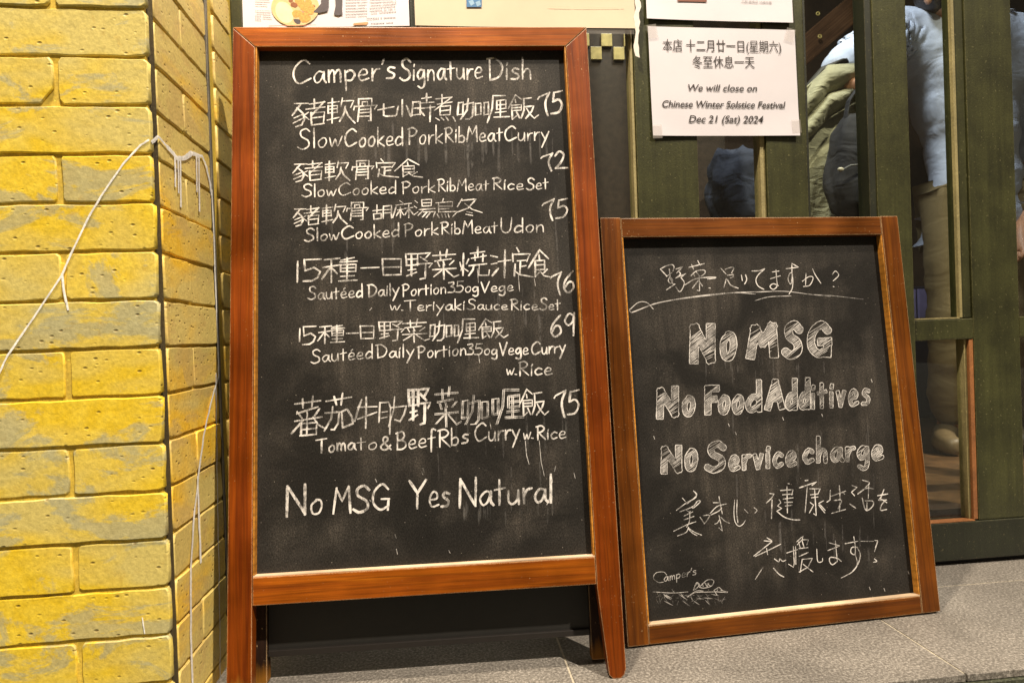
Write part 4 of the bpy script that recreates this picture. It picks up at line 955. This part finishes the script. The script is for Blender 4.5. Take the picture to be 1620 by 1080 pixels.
line([('to', 565, 711, 597, 710, 21, 2.4), ('ma', 533, 713, 563, 712, 22, 2.0)], chalk_light)
line([('&', 601, 711, 619, 711, 20, 3.0), ('Beef', 626, 711, 688, 706, 27, 3.1), ('R', 692, 706, 712, 706, 27, 3.2), ('bs', 713, 705, 741, 700, 28, 3.0), ('Curry', 750, 698, 822, 694, 29, 3.2), ('w.', 828, 695, 843, 693, 20, 2.6), ('Rice', 848, 695, 895, 693, 21, 3.0)])
line([('No', 451, 817, 511, 812, 46, 5.0), ('Yes', 647, 804, 711, 800, 45, 4.8)])
line([('MSG', 526, 811, 618, 806, 42, 4.6)], chalk)
line([('Natural', 725, 802, 874, 793, 45, 4.8)])
# dribbles, streaks and smears of rubbed chalk
def smears(B, n, xr, yr, lw, lr, m=chalk_smear, slope=0.03, name='chalk_smear'):
    p = Pen(B)
    for _ in range(n//2):
        x = random.uniform(*xr); y = random.uniform(*yr); l = random.uniform(*lr)
        p.stroke([(x, y), (x+l*slope*random.uniform(0, 2), y+l)], random.uniform(*lw)*0.6, taper=0.9)
    return p.build(name, m)
smears(b1, 60, (590, 905), (190, 230), (3, 11), (20, 60)); smears(b1, 22, (470, 700), (300, 420), (3, 9), (15, 50)); smears(b1, 26, (690, 890), (440, 520), (2, 7), (25, 70))
smears(b1, 40, (730, 885), (790, 806), (2, 7), (12, 30)); smears(b1, 26, (680, 900), (620, 740), (2, 8), (30, 80))
smears(b1, 5, (870, 885), (240, 400), (3, 8), (60, 120))
pen.stroke([(831, 697), (833, 720), (837, 734)], 1.4); pen.stroke([(853, 696), (856, 730), (861, 752)], 1.0)
for x, y, l in ((755, 425, 22), (820, 435, 26), (845, 440, 12), (757, 560, 14), (775, 668, 10), (872, 752, 10), (669, 740, 6), (594, 757, 5), (877, 745, -8), (908, 748, 8), (667, 745, 5), (627, 868, 8), (625, 845, 6), (710, 870, 4), (585, 790, 3)): pen.stroke([(x, y), (x+2, y+l)], 1.3)
pen.stroke([(865, 798), (868, 790), (873, 785)], 1.2); pen.stroke([(588, 487), (585, 491)], 1.5)
pen.build('chalk_mark', chalk_light)

# ---- small board: outlined, hatched capitals
pen = Pen(b2)
hat_pen = Pen(b2)
def block(s, x0, yb0, x1, yb1, cap, r, gap=26, line_w=1.8, hat=3.9):
    widths = [LAT[c][0] for c in s]; tot = sum(widths)+gap*(len(s)-1); kx = (x1-x0-2*r)/tot; x = 0
    for c, wd in zip(s, widths):
        segs = []
        for st in LAT[c][1].split('/'):
            sm, pts = parse(st); q = []
            for a, b in pts:
                X = x0+r+(x+a)*kx; t = (X-x0)/(x1-x0); q.append((X, yb0-r+(yb1-yb0)*t-b*(cap-2*r)/100))
            if sm: q = catmull(q, 6)
            segs += [(a_, b_, sm) for a_, b_ in zip(q[:-1], q[1:])]
        x += wd+gap
        A = np.array([s_[0] for s_ in segs]); Bb = np.array([s_[1] for s_ in segs]); RD = np.array([s_[2] for s_ in segs])
        def dist(P):
            d = P[:, None, :]-A[None]; e = (Bb-A)[None]; ln = np.maximum(np.hypot(e[..., 0], e[..., 1]), 1e-6)
            al = (d*e).sum(2)/ln; pe = abs(d[..., 0]*e[..., 1]-d[..., 1]*e[..., 0])/ln
            ex = np.maximum(np.maximum(-al, al-ln), 0)
            return np.where(RD[None], np.hypot(pe, ex), np.maximum(pe, ex*1.25)).min(1)
        mn = np.minimum(A, Bb).min(0)-r-3; mx_ = np.maximum(A, Bb).max(0)+r+3; h = 0.8
        gx = np.arange(mn[0], mx_[0], h); gy = np.arange(mn[1], mx_[1], h); G = np.stack(np.meshgrid(gx, gy), -1)
        D = dist(G.reshape(-1, 2)).reshape(len(gy), len(gx))-r
        # contour -> linked polylines
        edges = {}
        def ip(i0, j0, i1, j1):
            a, b = D[i0, j0], D[i1, j1]; t = a/(a-b); return (round(gx[j0]+(gx[j1]-gx[j0])*t, 3), round(gy[i0]+(gy[i1]-gy[i0])*t, 3))
        for i in range(len(gy)-1):
            for j in range(len(gx)-1):
                c4 = [D[i, j] < 0, D[i, j+1] < 0, D[i+1, j+1] < 0, D[i+1, j] < 0]
                if all(c4) or not any(c4): continue
                cr = []
                cs = [(i, j), (i, j+1), (i+1, j+1), (i+1, j)]
                for k in range(4):
                    if c4[k] != c4[(k+1) % 4]:
                        a_, b_ = sorted((cs[k], cs[(k+1) % 4])); cr.append(ip(*a_, *b_))
                for k in range(0, len(cr)-1, 2): edges.setdefault(cr[k], []).append(cr[k+1]); edges.setdefault(cr[k+1], []).append(cr[k])
        seen = set()
        for st in list(edges):
            if st in seen: continue
            ch = [st]; seen.add(st); cur = st
            while True:
                nx = [q for q in edges[cur] if q not in seen]
                if not nx: break
                cur = nx[0]; seen.add(cur); ch.append(cur)
            if len(ch) > 5:
                ch = ch[::3]+[ch[0]]
                ch = [(a+random.uniform(-.25, .25), b+random.uniform(-.25, .25)) for a, b in ch]; ch[-1] = ch[0]
                pen.line(ch, line_w, 0, 0.5)
        # hatching
        dx, dy = 0.80, -0.60; cxm, cym = (mn+mx_)/2; Rr = max(mx_-mn)
        o = -Rr
        while o < Rr:
            o += hat*random.uniform(0.8, 1.2); ts_ = np.arange(-Rr, Rr, 0.8); bend = random.uniform(-.002, .002)
            Q = np.stack([cxm-dy*o*-1+dx*ts_, cym+dx*o+dy*ts_+bend*ts_**2], 1); ins = dist(Q) < r-0.6
            k = 0
            while k < len(ts_):
                if ins[k]:
                    k2 = k
                    while k2 < len(ts_) and ins[k2]: k2 += 1
                    if k2-k > 3: hat_pen.stroke([tuple(Q[k]), tuple(Q[k2-1])], line_w*0.5, taper=0.4)
                    k = k2
                k += 1
for args in (('N', 1088, 577, 1133, 576, 66, 7.0), ('o', 1136, 571, 1167, 571, 84, 5.2), ('M', 1179, 570, 1233, 567, 58, 7.0), ('S', 1236, 568, 1271, 567, 60, 6.4), ('G', 1275, 567, 1319, 566, 59, 6.0)): block(*args)
pen.build('chalk_writing', chalk)
block('N', 1036, 665, 1075, 660, 52, 5.6); block('o', 1077, 659, 1101, 659, 60, 3.9); block('F', 1112, 657, 1139, 657, 49, 5.2); block('oo', 1134, 656, 1178, 655, 56, 3.7, 22); block('d', 1177, 654, 1207, 652, 53, 4.2)
block('A', 1209, 650, 1243, 648, 50, 5.0); block('dd', 1241, 650, 1283, 648, 52, 4.0, 24); block('itives', 1281, 648, 1377, 641, 50, 2.7, 24, 1.6, 3.4)
pen.build('chalk_writing', chalk)
block('N', 1043, 751, 1080, 748, 46, 5.0); block('o', 1081, 746, 1105, 745, 66, 4.0); block('S', 1114, 748, 1150, 746, 50, 5.0); block('ervice', 1151, 746, 1261, 738, 46, 3.0, 22, 1.7, 3.5)
block('charge', 1268, 734, 1398, 728, 44, 3.1, 20, 1.7, 3.5)
pen.build('chalk_writing', chalk)
hat_pen.build('chalk_hatching', chalk_mat('hatch_chalk', 0.3, 0.85))
def tr(code, ox, oy, sc, wpx):
    for st in code.split('/'):
        sm = st.startswith('~'); pts = [tuple(float(v) for v in p.split(',')) for p in st.lstrip('~').split()]
        pen.stroke([(ox+a/sc, oy+b/sc) for a, b in pts], wpx*random.uniform(0.85, 1.15), smooth=sm and len(pts) > 2)
tr('435,310 505,385/~440,305 500,275 560,262 582,285 570,330/530,310 540,385/500,388 560,345/~540,385 520,430 545,462 568,430 545,400 565,460 595,470/500,530 590,470/600,310 675,285 610,350/~640,340 650,365 600,405/600,405 710,355 655,400/~655,400 690,450 675,510 640,550 600,500'
   '/740,290 905,250/770,260 790,310/835,220 860,270/~760,380 820,330 900,320 912,350 870,385/790,350 800,385/820,340 850,380/~700,475 820,410 1010,395 1015,405 940,415/850,380 855,540 830,535/840,430 780,510/850,440 885,490/962,510'
   '/1080,300 1135,360/~1130,310 1190,290 1222,298 1195,350/1150,375 1215,368/1200,350 1215,392 1180,405/1140,410 1115,505/~1150,420 1190,480 1265,512/1300,375 1310,430/~1345,370 1358,420 1335,468/~1410,330 1500,325 1550,305 1480,370 1455,430 1480,490 1540,525', 980, 380, 6.75, 2.3)
tr('280,340 350,330/260,412 365,380/~320,320 325,400 330,490 290,525 255,495 290,465 345,485/430,305 560,290 490,250/~490,250 490,400 478,470 450,420 468,355 495,365 497,500 460,575/~600,440 670,390 715,402 680,480 612,495/640,355 635,480/~710,305 740,370 800,460/~920,365 955,330 988,375 930,435/935,495', 1180, 380, 6.75, 2.2)
pen.build('chalk_writing', chalk)
tr('~105,735 135,770 300,705 420,665 700,620 1000,585 1250,560 1450,575/~110,740 200,665 290,665 360,735/~140,765 420,668 800,600 1200,560 1600,548', 980, 380, 6.75, 1.6)
tr('~100,555 400,545 700,580 900,600/~95,645 250,605 480,595/~700,580 900,590 1250,630', 1180, 380, 6.75, 1.3)
pen.build('chalk_underline', chalk_light)
tr('245,310 285,355/~390,215 425,260 410,310 300,370 165,470/~410,230 430,280 300,390/~210,490 380,420 440,350 480,355 400,430 375,440/300,470 340,500/265,545 380,490/265,595 395,550/~345,480 335,620 300,690/130,745 300,660 420,620/~180,805 290,760 325,690/~320,700 400,755 495,795/~325,715 380,770 435,800'
   '/475,560 530,645/~520,540 600,535 570,600 530,650/650,370 720,370/725,290 745,400 770,520/~610,510 700,420 820,385/~620,530 720,480 760,440/725,540 770,740 725,700/735,590 700,640 670,650/~750,560 800,610 865,640/~930,335 920,500 935,620 985,678 1040,650 1070,600/~962,335 957,500 972,630/1060,460 1105,505/~1185,435 1222,470 1195,505', 1050, 750, 8.305, 1.9)
tr('130,295 180,300 150,350 90,405/~155,370 152,480 148,585/240,370 260,400 220,440 270,470 210,500/~210,500 300,570 400,600 480,602/255,260 400,250 385,310/280,310 395,300/285,360 400,345/300,400 390,395/310,440 385,430/330,215 335,520/350,180'
   '/~540,145 575,140 550,150/470,230 600,185 675,160 620,200/~565,215 550,400 540,515/595,240 715,240 690,300/605,310 690,300/615,345 690,335/650,240 670,550 640,530/600,400 640,430 590,520/755,380 700,410 775,490/700,430 770,520'
   '/835,260 830,370 795,395/835,330 1015,265 970,285 1000,300/940,205 950,370/~880,375 965,375 925,470/850,525 1010,480/945,400 940,500/1085,200 1145,225 1080,280 1115,320/1060,415 1130,465/~1210,140 1290,170 1240,230/~1155,300 1250,235 1335,240/1280,200 1275,350/~1205,350 1235,470 1262,495/~1240,380 1330,385 1330,440 1265,490 1262,400'
   '/1385,320 1500,300/~1460,250 1420,350 1400,372 1490,370/~1480,370 1430,430 1422,490 1490,480/1410,350 1490,400', 1200, 740, 7.364, 2.5)
tr('~280,130 330,165 250,160/330,170 145,315/~160,320 290,260 420,195/275,240 285,300/~355,345 400,375 410,345 440,370 472,358/~345,440 400,500 450,530/480,285 590,250/550,220 560,400/572,220 575,400/500,400 550,430 560,370/585,170 650,110 640,150/590,200 640,150 705,150 690,200/600,170 620,230/640,160 660,230/610,240 700,230/610,320 700,280/640,350 620,480/640,350 745,340 700,430 610,480/~650,400 700,440 750,478'
   '/~790,245 800,370 845,372 850,340/915,180 1020,210/~905,260 1020,215/980,160 1000,370/~1000,370 950,405 920,370 930,330 1000,340 1040,370/1080,190 1210,165/~1170,120 1185,220 1180,300 1140,280 1150,230 1200,225/~1200,225 1235,300 1210,400 1150,480 1040,540/1385,155 1415,160 1390,230/~1370,380 1405,370 1380,345', 1170, 830, 6.48, 2.1)
pen.build('chalk_writing', chalk)
tr('240,430 160,555/~1185,300 1205,400 1150,480/1415,170 1380,270/1240,165 1370,165', 1170, 830, 6.48, 1.6)
tr('~370,240 330,200 230,210 195,280 260,335 330,330/~190,460 450,475 650,460/~720,470 1000,460 1170,470/~650,520 760,450 850,450/~640,530 740,470 860,462', 1010, 880, 8.305, 1.2)
pen.build('chalk_mark', chalk_light)
word(pen, "amper's", 1050, 919, 1101, 908, 13, 1.7)
tr('~800,395 900,305 985,310 960,380 860,410 800,400/840,350 850,390/870,340 900,390/900,350 940,380/920,345 905,385/~720,440 760,340 800,370 740,430 720,430/~740,380 780,350 790,390/990,440 1050,400 1030,450/1000,450 1030,500/1060,400 1100,440/1080,440 1170,460/440,430 470,470', 1010, 880, 8.305, 1.7)
pen.build('chalk_sketch', chalk_mat('rubbed_sketch', 0.08, 0.55))
p_ = Pen(b2)
for _ in range(60):
    x = random.uniform(1035, 1150); y = random.uniform(938, 950); p_.stroke([(x, y), (x+random.uniform(-8, 14), y+random.uniform(0, 9))], random.uniform(1.0, 2.5), taper=0.8)
p_.build('chalk_smear', chalk_mat('rubbed_chalk', 0.02, 0.35))
smears(b2, 40, (1080, 1320), (560, 585), (2, 8), (10, 35)); smears(b2, 24, (1100, 1390), (640, 760), (3, 9), (20, 50)); smears(b2, 30, (1210, 1390), (800, 860), (3, 9), (15, 55))
for x, y in ((1436, 903), (1375, 928), (1398, 930), (1238, 660), (1300, 655), (1152, 670), (1378, 600), (1163, 683), (1034, 690)): pen.stroke([(x, y), (x+1.5, y+4)], 2.0)
pen.build('chalk_mark', chalk_light)
